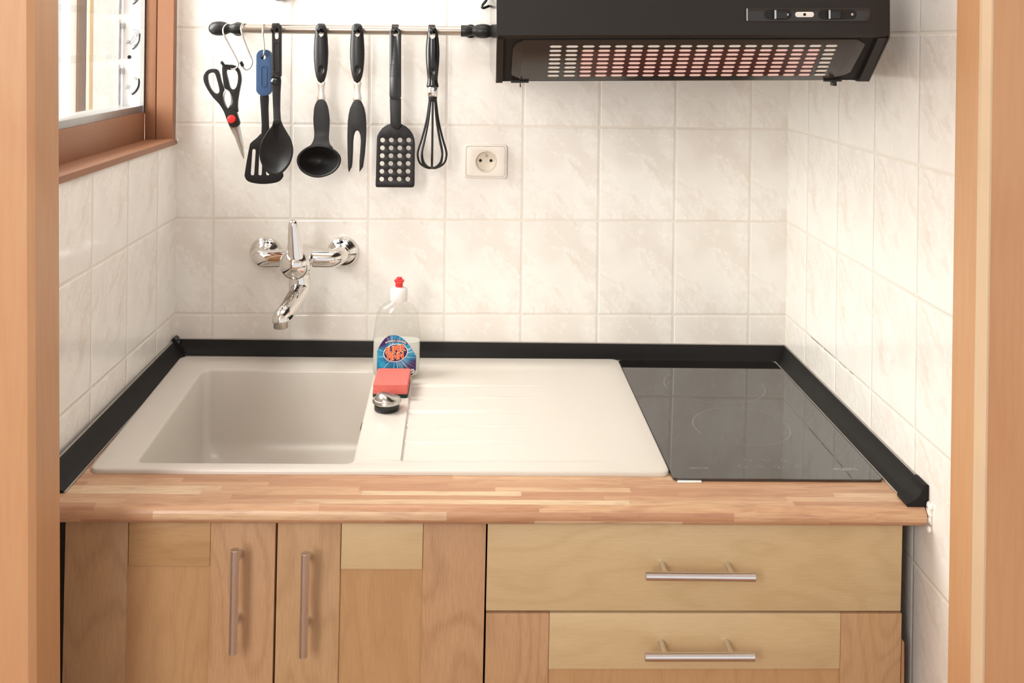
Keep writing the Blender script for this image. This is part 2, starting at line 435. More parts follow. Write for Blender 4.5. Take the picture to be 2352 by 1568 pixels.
# ------------------------------------------------------------------ the louvred window
win = bpy.data.objects.new('window_1', None); C.objects.link(win); win['kind'] = 'structure'; BASE['window_1'] = Vector((0, 0, 0))
b = NB()      # casing boards lining the opening
box(b, (-0.0305, WY1, WZ0), (0.0, WY1 + 0.02, WZ1)); box(b, (-0.0305, WY0 - 0.02, WZ0), (0.0, WY0, WZ1)); box(b, (-0.0305, WY0 - 0.02, WZ1 - 0.02), (0.0, WY1 + 0.02, WZ1 + 0.01))
obj('casing', b, M['frame'], win)
b = NB()
rings(b, [[(0.004, y, 1.3125), (0.004, y, 1.3225), (-0.001, y, 1.3245), (-0.096, y, 1.3190), (-0.096, y, 1.3125)] for y in (WY0 - 0.018, WY1 + 0.018)])
obj('window_sill', b, M['frame'], win)
b = NB()      # inner wooden frame: stiles and bottom rail
box(b, (-0.0517, WY1 - 0.001, 1.3185), (-0.032, WY1 + 0.02, WZ1), 0.0008); box(b, (-0.095, WY0 - 0.02, 1.3185), (-0.032, WY0 + 0.001, WZ1))
box(b, (-0.075, WY0, 1.3185), (-0.0518, WY1, 1.3745), 0.001); box(b, (-0.075, WY0, WZ1 - 0.06), (-0.0518, WY1, WZ1 - 0.02))
obj('window_frame', b, M['frame'], win)
b = NB()      # aluminium channel
box(b, (-0.0600, WY1 - 0.006, 1.371), (-0.0525, WY1 + 0.02, WZ1 - 0.06)); box(b, (-0.105, WY0, 1.3745), (-0.0545, WY1 - 0.002, 1.3875), 0.0006)
obj('aluminium_channel', b, M['alu'], win)
b = NB(); box(b, (-0.0935, WY1 - 0.002, 1.3875), (-0.0600, WY1 + 0.02, WZ1 - 0.06)); obj('side_plate', b, M['white_metal'], win)
PITCH = 0.0855
for k in range(7):
    z0 = 1.3865 + PITCH * k
    if z0 > WZ1 - 0.16: break
    b = NB()
    rings(b, [[(-0.0975, y, z0), (-0.1030, y, z0 + 0.0005), (-0.1075, y, z0 + PITCH + 0.0125), (-0.1020, y, z0 + PITCH + 0.012)] for y in (WY0 + 0.004, WY1 - 0.012)])
    bl = obj('louvre_blade', b, M['pane'], win)
    b = NB()
    box(b, (-0.0995, WY1 - 0.016, z0 + 0.002), (-0.0950, WY1 - 0.001, z0 + 0.078), 0.001); box(b, (-0.0985, WY1 - 0.012, z0 + 0.060), (-0.0900, WY1 - 0.001, z0 + 0.071), 0.001)
    obj('blade_clip', b, M['alu'], bl)
    Y = WY1 - 0.0035
    b = NB(); lathe(b, [(0.0032, 0), (0.0036, 0.0008), (0.0030, 0.0022)], (-0.0700, WY1 - 0.001, z0 + 0.052), (0, -1, 0), 20)
    lathe(b, [(0.0032, 0), (0.0036, 0.0008), (0.0030, 0.0022)], (-0.0835, WY1 - 0.001, z0 + 0.036), (0, -1, 0), 20)
    obj('pivot', b, M['alu'], bl)
    b = NB()
    arc = lambda cx, cz, r, a0, a1, n=14: [(cx + r * math.cos(math.radians(a0 + (a1 - a0) * i / n)), Y, cz + r * math.sin(math.radians(a0 + (a1 - a0) * i / n))) for i in range(n + 1)]
    tube(b, arc(-0.0700, z0 + 0.052, 0.0066, 130, -60), 0.00042, 6); tube(b, arc(-0.0935, z0 + 0.052, 0.0205, -10, -75), 0.00035, 6); tube(b, arc(-0.0935, z0 + 0.054, 0.0262, -12, -62), 0.00035, 6)
    if k: tube(b, arc(-0.0890, z0 + 0.050, 0.0275, 5, -55), 0.0006, 6)
    obj('operating_link', b, M['alu' if k == 0 else 'dark'], bl)
    b = NB()
    hp = arc(-0.0905, z0 + 0.0455, 0.0275, 14, -58, 18)
    tube(b, hp, [0.0006 + (0.0018 if k == 0 else 0.0007) * math.sin(PI * min(1, i / 12 + 0.12) * (0.5 if i > 6 else 1)) for i in range(len(hp))], 8)
    obj('lever', b, M['black_gloss'], bl, label='dark curved operating lever')
b = NB(); lathe(b, [(0.0, 0), (0.0035, 0.0002), (0.0035, 0.001)], (-0.0815, WY1 - 0.002, 1.479), (0, -1, 0), 16); obj('screw_hole', b, M['dark'], win)

# outside: posts and rendered wall seen through the louvres
b = NB(); box(b, (-0.512, 0.768, 0.0), (-0.5, 0.822, 2.6), 0.001); tag(obj('veranda_post', b, M['post']), 'grey-brown weathered post standing outside behind the louvred window', 'post')
b = NB(); box(b, (-0.508, 0.842, 0.0), (-0.5, 0.868, 2.6), 0.001); tag(obj('board', b, M['tan']), 'narrow tan upright board outside the louvred window, right of the post', 'board')
b = NB(); box(b, (-0.53, 0.878, 0.0), (-0.505, 2.4, 2.6), 0.002); tag(obj('outside_wall', b, M['cream']), 'pale cream wall panel outside the window, right of the tan board', 'wall')
b = NB(); box(b, (-0.53, 0.726, 0.0), (-0.505, 0.7665, 2.6), 0.001); tag(obj('outside_pillar', b, M['cream']), 'pale cream pillar outside the window, left of the brown post', 'pillar')

# little white plug at the window corner
b = NB(); lathe(b, [(0.0022, 0), (0.0030, 0.001), (0.0026, 0.004), (0.0034, 0.005), (0.0020, 0.007)], (0.0, -0.0125, 1.3195), (1, 0, 0.1), 14)
box(b, (0.0005, -0.0160, 1.3215), (0.0035, -0.0100, 1.3235), 0.0004)
tag(obj('wall_plug', b, M['filler']), 'tiny white plastic plug in the tiles at the window sill corner', 'plug')

# ------------------------------------------------------------------ worktop
b = NB(); uvl = b.loops.layers.uv.new('UVMap')
def wbox(a, c):
    n0 = len(b.faces); box(b, a, c)
WT, WB = 0.9, 0.8745
for a, c in (((0.0, -0.512, WB), (0.075, -0.001, WT)), ((0.43, -0.512, WB), (1.1945, -0.001, WT)), ((0.075, -0.095, WB), (0.43, -0.001, WT))): box(b, a, c)
R = 0.0125; prof = [(-0.512, WB), (-0.512, WT)]
for k in range(13):
    a = math.radians(90 + 180 * k / 12); prof.append((-0.6085 + R * 1.0 * math.cos(a), (WT + WB) / 2 + (WT - WB) / 2 * math.sin(a)))
rings(b, [[(x, y, z) for y, z in prof] for x in (0.0, 1.1885)])
arc_len = {}
for f in b.faces:
    for lp in f.loops:
        co = lp.vert.co
        if co.y < -0.6085:
            a = math.atan2(co.z - (WT + WB) / 2, -(co.y + 0.6085)); v = 0.6085 + (PI / 2 - a) * 0.0135
        elif co.z < WT - 0.001 and co.y > -0.6086 and co.y < -0.54: v = 0.65 + (co.y + 0.62)
        else: v = -co.y
        lp[uvl].uv = (co.x, v)
wt = obj('worktop', b, M['stave']); BASE['worktop'] = Vector((0, 0, 0))
tag(wt, 'staved beech worktop with rounded front edge running from wall to wall', 'worktop', tilt=TILT)

b = NB()
rnd = random.Random(3)
for k in range(26):
    z = 0.872 + 0.036 * rnd.random(); r = 0.0018 + 0.0022 * rnd.random()
    ball(b, (1.1915 + 0.003 * rnd.random(), -0.598 - 0.022 * rnd.random(), z), r, 0.8, 1, 1.3, 8, 6)
tag(obj('filler_patch', b, M['filler']), 'crumbling white filler at the right front end of the worktop', 'filler', tilt=TILT)
b = NB(); box(b, (0.868, -0.5445, 0.9), (0.902, -0.5405, 0.9022), 0.0008)
tag(obj('silicone_strip', b, M['filler']), 'short white silicone strip along the left front edge of the hob', 'sealant', tilt=TILT)

# ------------------------------------------------------------------ sealing strips along the walls
def strip_prof(w=0.0265, h=0.0265):
    p = [(0, 0), (w, 0), (w, 0.0022)]
    for k in range(9):
        t = k / 8; p.append((w - 0.0012 - (w - 0.0075) * t ** 0.8, 0.003 + (h - 0.005) * t ** 1.35))
    p += [(0.0055, h), (0, h)]
    return p
SP = strip_prof()
def lipbar(b, f, a0, a1, o, z, r=0.0009):
    tube(b, [f(a0, o, z), f(a1, o, z)], r, 8)
fb = lambda s, o, z: (s, -o - 0.0005, WT + z)
fr_ = lambda s, o, z: (XR - o - 0.0005, s, WT + z)
fl = lambda s, o, z: (0.0005 + o * 1.1 + max(0, -s) * 0.010, s, WT + z)
for nm, f, s0, s1, lab, q in (('back', fb, 0.004, XR - 0.004, 'black sealing strip along the back wall behind sink and hob', 1), ('right', fr_, -0.004, -0.606, 'black sealing strip along the right wall beside the hob', 1.0), ('left', fl, -0.004, -0.585, 'black sealing strip along the left wall beside the sink', 1.0)):
    t = thing('sealing_strip', lab, 'strip', f((s0 + s1) / 2, 0.01, 0), tilt=TILT)
    b = NB(); rings(b, [[f(s, o, z) for o, z in SP] for s in (s0, s1)]); obj('profile', b, M['strip'], t, smooth=50)
    b = NB(); lipbar(b, f, s0, s1, 0.0018, 0.0270, 0.0013); lipbar(b, f, s0, s1, 0.0270, 0.0013, 0.0012); obj('sealing_lip', b, M['lip'], t, label='thin grey sealing lip')
    b = NB()
    if nm == 'right':
        pf = [(0.0, -0.0005), (0.029, -0.0005), (0.0295, 0.004), (0.021, 0.0075), (0.0125, 0.0145), (0.0085, 0.0225), (0.0075, 0.0285), (0.003, 0.0300), (0.0, 0.0285)]
        rings(b, [[f(s, o, z) for o, z in pf] for s in (-0.580, -0.5812, -0.6095, -0.6115)]); obj('end_cap', b, M['strip'], t, label='black moulded end cap')
    if nm == 'left':
        pf = spline([(0.0, 0.0), (0.027, 0.0), (0.026, 0.006), (0.021, 0.0085), (0.020, 0.013), (0.0145, 0.0175), (0.0135, 0.0235), (0.009, 0.027), (0.008, 0.0315), (0.001, 0.0320)], 3)
        rings(b, [[f(s - 0.004 * (0.5 - o / 0.03) + ww * 0.0012 * math.sin(o * 900 + z * 700), o, z) for o, z in pf] for s, ww in ((-0.002, 0), (-0.014, 1), (-0.019, 1.4), (-0.022, 1))]); obj('corner_piece', b, M['black_gloss'], t, label='black ridged inside corner piece')

# ------------------------------------------------------------------ sink
SZ = WT + 0.007
def smap(s, t, z):
    lx, ly = 0.0249 + 0.0188 * t, -0.0424 - 0.4834 * t
    rx, ry = 0.8580 + 0.0034 * t, -0.0317 - 0.4933 * t
    return (lx + (rx - lx) * s, ly + (ry - ly) * s, z)
sw, sh = 0.8265, 0.4884
def sloop(x0, y0, x1, y1, r, z, n=6): return [smap(x / sw, y / sh, z) for x, y in rrect(x0, y0, x1, y1, r, n)]
sk = thing('kitchen_sink', 'cream composite inset sink with bowl on the left and ribbed drainer on the right', 'sink', smap(0.5, 0.5, WT), tilt=TILT)
b = NB()
out = [(0.0035, 0.0), (0.0018, -0.0005), (0.0005, -0.0018), (0.0, -0.0035), (0.0, -0.0069)]
top = sloop(0.0035, 0.0035, sw - 0.0035, sh - 0.0035, 0.012, SZ)
ol = [[b.verts.new(p) for p in sloop(i, i, sw - i, sh - i, 0.014, SZ + dz)] for i, dz in out]
for a, c in zip(ol, ol[1:]):
    for i in range(len(a)): j = (i + 1) % len(a); b.faces.new((a[i], a[j], c[j], c[i]))
bx0, bx1, by0, by1 = 0.073 * sw, 0.445 * sw, 0.150 * sh, 0.953 * sh
bw = [(0.0, 0.0), (0.0016, -0.0004), (0.003, -0.0014), (0.0042, -0.0032), (0.0048, -0.0056), (0.0062, -0.06), (0.009, -0.125), (0.012, -0.142), (0.018, -0.153), (0.028, -0.158)]
il = []
for i, dz in bw:
    e = 0.0045 - i
    rr_ = 0.014 if i < 0.012 else 0.026
    il.append([b.verts.new(p) for p in sloop(bx0 - 0.0045 + i, by0 - 0.0045 + i * (1.6 if dz < -0.01 else 1), bx1 + 0.0045 - i, by1 + 0.0045 - i, rr_, SZ + dz)])
for a, c in zip(il, il[1:]):
    for i in range(len(a)): j = (i + 1) % len(a); b.faces.new((a[j], a[i], c[i], c[j]))
b.faces.new(il[-1])
dx0, dx1, dy0, dy1 = 0.528 * sw, 0.965 * sw, 0.085 * sh, 0.945 * sh
NX, NYd = 90, 150
def sm(x): x = min(1, max(0, x)); return x * x * (3 - 2 * x)
def dz_(i, j):
    if i in (0, NX) or j in (0, NYd): return 0.0
    s = i / NX; t = j / NYd
    yy = (dy0 + (dy1 - dy0) * t) / sh
    dep = 0.0042 * (1 - s) ** 0.8
    e = sm(min(i / 1.0, (NX - i) / 6, j / 9, (NYd - j) / 5))
    rib = 0.0
    for k in range(5):
        dd = (yy - (0.288 + 0.1225 * k)) * sh
        rib += 0.0030 * math.exp(-(dd / 0.0022) ** 2) - 0.0018 * math.exp(-((dd - 0.0055) / 0.0028) ** 2)
    return -dep * e + rib * e * (1 - sm((s - 0.15) / 0.6))
gx = [dx0 + (dx1 - dx0) * (0.006 * i if i < 2 else 0.006 + (1 - 0.006) * (i - 1) / (NX - 1)) for i in range(NX + 1)]
g = [[b.verts.new(smap(gx[i] / sw, (dy0 + (dy1 - dy0) * j / NYd) / sh, SZ + dz_(i, j))) for j in range(NYd + 1)] for i in range(NX + 1)]
for i in range(NX):
    for j in range(NYd): b.faces.new((g[i][j], g[i + 1][j], g[i + 1][j + 1], g[i][j + 1]))
dl = [g[i][0] for i in range(NX + 1)] + [g[NX][j] for j in range(1, NYd + 1)] + [g[i][NYd] for i in range(NX - 1, -1, -1)] + [g[0][j] for j in range(NYd - 1, 0, -1)]
es = []
for lp in (ol[0], il[0], dl):
    for i in range(len(lp)):
        e = b.edges.get((lp[i], lp[(i + 1) % len(lp)])) or b.edges.new((lp[i], lp[(i + 1) % len(lp)]))
        es.append(e)
bmesh.ops.triangle_fill(b, use_beauty=True, edges=es)
obj('basin', b, M['sink'], sk, smooth=30)
b = NB(); lathe(b, [(0.016, 0.0), (0.019, 0.001), (0.026, 0.0035), (0.034, 0.0036), (0.036, 0.002)], smap(0.26, 0.55, SZ - 0.1575), (0, 0, 1), 32, (True, False)); obj('drain', b, M['steel'], sk)
p = smap(bx1 / sw, 0.62, SZ - 0.012)
b = NB(); box(b, (p[0] - 0.0025, p[1] - 0.012, p[2] - 0.006), (p[0] - 0.0005, p[1] + 0.012, p[2] + 0.002), 0.0006); obj('overflow_slot', b, M['dark'], sk)

# ------------------------------------------------------------------ hob
hb = thing('ceramic_hob', 'black glass two-zone hob set in the worktop right of the sink', 'hob', (1.01, -0.3, WT), tilt=TILT)
b = NB()
hx0, hx1, hy0, hy1 = 0.8626, 1.1635, -0.5395, -0.031
loops = []
for i, z in ((0.0, WT + 0.0002), (0.0, WT + 0.0034), (0.0006, WT + 0.0040)): loops.append([(x - (0.0040 * (y - hy0) / (hy1 - hy0) if x < 1.0 else 0), y, z) for x, y in rrect(hx0 + i, hy0 + i, hx1 - i, hy1 - i, 0.007, 5)])
rings(b, loops); obj('glass_plate', b, M['glass_black'], hb)
HZ = WT + 0.00415
def flat_arc(b, cx, cy, r, a0, a1, w=0.0007, n=60):
    vs_ = []
    for k in range(n + 1):
        a = math.radians(a0 + (a1 - a0) * k / n)
        vs_.append((b.verts.new((cx + (r - w / 2) * math.cos(a), cy + (r - w / 2) * math.sin(a), HZ)), b.verts.new((cx + (r + w / 2) * math.cos(a), cy + (r + w / 2) * math.sin(a), HZ))))
    for p, q in zip(vs_, vs_[1:]): b.faces.new((p[0], q[0], q[1], p[1]))
for cx, cy, r, spans in ((1.0100, -0.352, 0.0765, ((28, 205), (232, 375))), (1.0120, -0.166, 0.0890, ((140, 192), (218, 283), (285, 372), (40, 60)))):
    b = NB()
    for a0, a1 in spans: flat_arc(b, cx, cy, r, a0, a1, 0.0009)
    obj('cooking_zone_ring', b, M['mark'], hb)
for cx, cy, sy in ((0.986, -0.4785, '0'), (1.0125, -0.4788, '-'), (1.0405, -0.4803, '+'), (0.9718, -0.5003, 'I'), (0.9987, -0.5005, '-'), (1.0255, -0.5007, '+'), (1.0537, -0.5009, 'o')):
    b = NB(); flat_arc(b, cx, cy, 0.0052, 0, 360, 0.0006, 32)
    if sy == '-': box(b, (cx - 0.0022, cy - 0.0004, HZ - 0.0002), (cx + 0.0022, cy + 0.0004, HZ))
    if sy == '+': box(b, (cx - 0.0022, cy - 0.0004, HZ - 0.0002), (cx + 0.0022, cy + 0.0004, HZ)); box(b, (cx - 0.0004, cy - 0.0022, HZ - 0.0002), (cx + 0.0004, cy + 0.0022, HZ))
    if sy == 'o': flat_arc(b, cx, cy, 0.0018, 0, 360, 0.0005, 16)
    obj('touch_key', b, M['mark'], hb)
b = NB(); text_bm(b, 'VALBERG', 0.0110, lambda x, y, z: (1.1195 + x * 0.80, -0.5072 + y * 1.1, HZ), 0.0004); obj('maker_mark', b, M['mark'], hb)
b = NB(); text_bm(b, 'TOUCH CTRL', 0.0058, lambda x, y, z: (0.9066 + x * 0.78, -0.5068 + y * 1.25, HZ), 0.0001); obj('printed_words', b, M['mark'], hb)

# ------------------------------------------------------------------ cabinets
wd = {}
for nm, ba, dk, gr, sd, ct in (('stile', (186, 151, 112), (158, 121, 84), 'Z', 0.3, 1.0), ('panel', (186, 148, 106), (162, 122, 82), 'Z', 1.9, 0.8), ('rail', (186, 150, 106), (160, 120, 80), 'X', 2.7, 0.9), ('rail_pale', (202, 178, 138), (180, 152, 110), 'X', 4.1, 0.7), ('drawer', (200, 176, 136), (178, 151, 108), 'X', 5.5, 0.8), ('stile_b', (186, 148, 110), (156, 116, 82), 'Z', 7.3, 1.1)):
    wd[nm] = wood('maple_' + nm, lin(*ba), lin(*dk), gr, 1.0, 0.4, ct, sd)
FY = -0.598
def bar_handle(parent, a, c, posts, lab=None):
    b = NB(); a, c = Vector(a), Vector(c); d = (c - a).normalized(); r = 0.0056
    tube(b, [a, a + d * 0.0005, c - d * 0.0005, c], [r - 0.0005, r, r, r - 0.0005], 20)
    for p in posts:
        q = a + (c - a) * p
        tube(b, [(q.x, FY + 0.001, q.z), (q.x, FY - 0.004, q.z), (q.x, q.y, q.z)], [0.0040, 0.0036, 0.0036], 14)
    return obj('handle', b, M['handle'], parent, label='satin metal bar handle')
def door(parent, x0, x1, z0, z1, xs0, xs1, zr, railmat, zr2=None):
    b = NB(); box(b, (xs0 - 0.004, FY + 0.004, z0 + 0.01), (xs1 + 0.004, FY + 0.014, zr + 0.004)); d = obj('door', b, wd['panel'], parent)
    for a, c, mt in ((x0, xs0, 'stile'), (xs1, x1, 'stile_b')):
        b = NB(); box(b, (a, FY, z0), (c - 0.0003, FY + 0.018, z1), 0.0009); obj('stile', b, wd[mt], d)
    b = NB(); box(b, (xs0 + 0.0004, FY + 0.0008, zr), (xs1 - 0.0004, FY + 0.018, z1), 0.0011); obj('rail', b, wd[railmat], d)
    b = NB(); box(b, (xs0, FY + 0.0008, z0), (xs1, FY + 0.018, z0 + 0.09), 0.0009); obj('rail', b, wd['rail'], d)
    return d
ZT = 0.8735
s1 = thing('sink_base_cabinet', 'two-door maple base cabinet under the sink', 'cabinet', (0.32, FY, 0.0), tilt=TILT)
b = NB(); box(b, (0.045, -0.578, 0.1), (0.0600, -0.03, 0.872)); box(b, (0.584, -0.578, 0.1), (0.5992, -0.03, 0.872)); box(b, (0.06, -0.578, 0.1), (0.584, -0.03, 0.116)); box(b, (0.06, -0.05, 0.116), (0.584, -0.03, 0.872)); box(b, (0.06, -0.53, 0), (0.584, -0.515, 0.1))
obj('carcass', b, M['carcass'], s1)
d1 = door(s1, 0.0433, 0.3192, 0.12, ZT, 0.1255, 0.2335, 0.8095, 'rail')
d2 = door(s1, 0.3216, 0.5992, 0.12, ZT, 0.4055, 0.5152, 0.8060, 'rail_pale')
bar_handle(d1, (0.2735, -0.630, 0.8493), (0.2737, -0.630, 0.7147), (0.145, 0.77)); bar_handle(d2, (0.3642, -0.630, 0.8450), (0.3644, -0.630, 0.7102), (0.135, 0.77))
s2 = thing('drawer_base_cabinet', 'maple base cabinet with wide drawers under the hob', 'cabinet', (0.88, FY, 0.0), tilt=TILT)
b = NB(); box(b, (0.6008, -0.578, 0.1), (0.616, -0.03, 0.872)); box(b, (1.152, -0.578, 0.1), (1.1675, -0.03, 0.872)); box(b, (0.616, -0.578, 0.1), (1.152, -0.03, 0.116)); box(b, (0.616, -0.05, 0.116), (1.152, -0.03, 0.872)); box(b, (0.616, -0.53, 0), (1.152, -0.515, 0.1)); box(b, (0.616, -0.578, 0.744), (1.152, -0.56, 0.752))
obj('carcass', b, M['carcass'], s2)
b = NB(); box(b, (0.6010, FY, 0.7512), (1.1660, FY + 0.018, ZT), 0.0012); dr = obj('drawer_front', b, wd['drawer'], s2)
bar_handle(dr, (0.8092, -0.630, 0.8160), (0.9551, -0.630, 0.8148), (0.19, 0.80))
b = NB(); box(b, (0.684, FY + 0.004, 0.42), (1.086, FY + 0.014, 0.676)); dr2 = obj('drawer_front', b, wd['panel'], s2)
for a, c, mt in ((0.6014, 0.6865, 'stile_b'), (1.0838, 1.1680, 'stile')):
    b = NB(); box(b, (a, FY, 0.40), (c - 0.0003, FY + 0.018, 0.7478), 0.0012); obj('stile', b, wd[mt], dr2)
b = NB(); box(b, (0.6866, FY + 0.0006, 0.6722), (1.0836, FY + 0.018, 0.7478), 0.0010); obj('rail', b, wd['rail_pale'], dr2)
b = NB(); box(b, (0.6866, FY + 0.0006, 0.40), (1.0836, FY + 0.018, 0.47), 0.0010); obj('rail', b, wd['rail'], dr2)
bar_handle(dr2, (0.8105, -0.630, 0.7098), (0.9563, -0.630, 0.7098), (0.19, 0.80))
b = NB(); box(b, (0.6014, FY, 0.12), (1.1680, FY + 0.018, 0.397), 0.0012); obj('drawer_front', b, wd['drawer'], s2)
b = NB(); rings(b, [[(1.1688, FY + 0.001, z), (1.1688 + o, FY + 0.002, z), (1.1688 + o, FY + 0.016, z), (1.1688, FY + 0.016, z)] for z, o in ((0.13, 0.0058), (0.66, 0.0045), (0.708, 0.0035), (0.7115, 0.0005))]); obj('edge_strip', b, M['panel_side'], s2, label='loose strip of edging at the lower right side')

# ------------------------------------------------------------------ mixer tap
tp = thing('mixer_tap', 'chrome wall-mounted mixer tap with upright lever above the sink', 'tap', at(680, 590, 0.0))
BY = -0.075
for i, (fx, fy) in enumerate(((610, 580), (788, 579))):
    p = at(fx, fy, 0.0)
    b = NB(); lathe(b, [(0.0305, 0.0), (0.0310, 0.002), (0.0300, 0.005), (0.0255, 0.011), (0.0195, 0.0155), (0.0165, 0.018), (0.0160, 0.024)], p, (0, -1, 0), 48, (False, True)); obj('wall_flange', b, M['chrome'], tp)
pl, pr, pc = at(591, 594, BY), at(801, 594, BY), at(681, 592, BY)
fl0, fr0 = at(610, 580, 0.0), at(788, 579, 0.0)
b = NB()
def elbow(p0, pe, sgn):
    pts = [(p0.x, -0.012, p0.z)]
    for k in range(9):
        t = k / 8; pts.append((p0.x + (pe.x - p0.x) * (1 - math.cos(t * PI / 2)), -0.03 + (BY + 0.03) * math.sin(t * PI / 2), p0.z + (pe.z - p0.z) * sm(t)))
    return pts
lp_ = [(fl0.x, -0.012, fl0.z), (fl0.x - 0.001, -0.035, fl0.z + 0.003), (fl0.x + 0.001, -0.058, pl.z + 0.001), (fl0.x + 0.010, -0.0715, pl.z), (fl0.x + 0.024, BY, pl.z), (pc.x, BY, pc.z)]
rp_ = [(fr0.x, -0.012, fr0.z), (fr0.x + 0.001, -0.035, fr0.z + 0.003), (fr0.x - 0.001, -0.058, pr.z + 0.001), (fr0.x - 0.010, -0.0715, pr.z), (fr0.x - 0.024, BY, pr.z), (pc.x, BY, pc.z)]
for q in (lp_, rp_): tube(b, spline(q, 6, False), [0.0135] * 5 + [0.0150] * 4 + [0.0165] * 22, 28)
obj('inlet_arm', b, M['chrome'], tp, smooth=60)
bc = at(690, 600, BY)
b = NB(); lathe(b, [(0.0205, -0.036), (0.0245, -0.030), (0.0265, -0.016), (0.0268, 0.0), (0.0262, 0.012), (0.0245, 0.0155)], (bc.x, BY - 0.012, bc.z + 0.004), (-0.10, -0.97, -0.08), 48)
lathe(b, [(0.0185, 0.0), (0.0190, 0.003), (0.0190, 0.028), (0.0182, 0.030)], (bc.x, BY - 0.010, bc.z - 0.050), (0, 0, 1), 40)
obj('body', b, M['chrome'], tp, smooth=60)
hc = at(678, 606, BY - 0.045)
b = NB(); ball(b, hc, 0.0285, 1.0, 0.95, 1.0, 40, 24); lh_ = obj('lever_head', b, M['chrome'], tp, smooth=60)
b = NB(); tube(b, [Vector(hc) + Vector((0.0262 * math.cos(a), 0.0249 * math.sin(a), -0.0112 - 0.004 * math.sin(a))) for a in [2 * PI * i / 48 for i in range(49)]], 0.0006, 6); obj('seam', b, M['dark'], lh_)
lt = at(672, 505, BY - 0.062); lb = at(680, 606, BY - 0.058)
pts = [lb + (lt - lb) * t for t in (0.12, 0.25, 0.4, 0.6, 0.8, 0.92, 0.97, 1.0)]
b = NB(); tube(b, pts, [0.0142, 0.0138, 0.0128, 0.0110, 0.0092, 0.0080, 0.0062, 0.0025], 28, flat=0.75, ref=Vector((0, 1, 0))); obj('lever', b, M['chrome'], tp, smooth=60)
b = NB()
sp = [at(690, 640, -0.087), at(690, 658, -0.089), at(685, 673, -0.100), at(672, 694, -0.128), at(658, 714, -0.156), at(649, 724, -0.169), at(645, 731, -0.174), at(645, 738, -0.175)]
pth = spline(sp, 8, False); tube(b, pth, [0.0178 - 0.0030 * sm((i - 8) / 44) for i in range(len(pth))], 32); obj('spout', b, M['chrome'], tp, smooth=60)
p = at(645, 734, -0.175)
b = NB(); lathe(b, [(0.0095, -0.0145), (0.0122, -0.0143), (0.0126, -0.0130), (0.0126, -0.001), (0.0134, 0.0), (0.0140, 0.004)], p, (0, 0, 1), 32); obj('aerator', b, M['brushed'], tp)

# ------------------------------------------------------------------ wall socket
sc0 = at(1115.5, 369.5, 0)
sk2 = thing('wall_socket', 'cream single wall socket with round recess on the back wall tiles', 'socket', sc0)
w2, h2 = 0.0412, 0.0325
b = NB(); rings(b, [[(sc0.x + x, -y, sc0.z + z) for x, z in rrect(-w2 + i, -h2 + i, w2 - i, h2 - i, 0.005)] for i, y in ((0, 0.0), (0, 0.0062), (0.0008, 0.0078), (0.0022, 0.0082), (0.0030, 0.0078), (0.0034, 0.0066))], (True, False)); obj('frame', b, M['white_plastic'], sk2)
b = NB()
fp = rrect(-w2 + 0.0036, -h2 + 0.0036, w2 - 0.0036, h2 - 0.0036, 0.0052)
plate(b, fp, [circ(0, 0, 0.0212, n=48)], lambda u, v: (sc0.x + u, -0.0086, sc0.z + v), (0, 0.003, 0), 0.0006); obj('cover', b, M['white_plastic'], sk2)
b = NB(); lathe(b, [(0.0212, 0.0082), (0.0206, 0.0098), (0.0196, 0.0098), (0.0190, 0.0085), (0.0184, 0.0014), (0.018, 0.0012)], sc0, (0, -1, 0), 48, (False, True)); obj('recess', b, M['socket_in'], sk2)
b = NB(); lathe(b, [(0.0026, 0.001), (0.0026, 0.0085), (0.0015, 0.0096)], sc0 + Vector((0.0, 0, 0.0112)), (0, -1, 0), 16); obj('earth_pin', b, M['brushed'], sk2)
for dx in (-0.0103, 0.0103):
    b = NB(); lathe(b, [(0.0030, 0.0012), (0.0030, 0.0017), (0.002, 0.0018)], sc0 + Vector((dx, 0, 0.0010)), (0, -1, 0), 16); obj('pin_hole', b, M['dark'], sk2)

# ------------------------------------------------------------------ utensil rail
RY = -0.045
ra, rb = at(548, 66, RY), at(1066, 71, RY)
rl = thing('utensil_rail', 'brushed steel hanging rail with black oval ends on the back wall', 'rail', at(800, 68, 0.0))
b = NB(); tube(b, [ra, rb], 0.0088, 24); obj('bar', b, M['brushed'], rl, label='brushed steel bar')
for e, sg in ((ra, -1), (rb, 1)):
    b = NB(); d = Vector((sg, 0, 0))
    lathe(b, [(0.0106, -0.006), (0.0112, -0.005), (0.0112, 0.004), (0.0108, 0.0075), (0.0090, 0.012), (0.0082, 0.016), (0.0098, 0.0195), (0.0125, 0.025), (0.0138, 0.033), (0.0136, 0.041), (0.0115, 0.049), (0.0065, 0.0545), (0.001, 0.0562)], e, d, 28)
    obj('end_knob', b, M['black_soft'], rl, label='black oval end knob')
    q = e + d * 0.012
    b = NB(); lathe(b, [(0.0065, 0.0), (0.0065, RY + 0.003 + 0.045 + 0.038), (0.012, 0.0425), (0.0135, 0.045)], q, (0, 1, 0), 20); obj('wall_mount', b, M['black_soft'], rl)
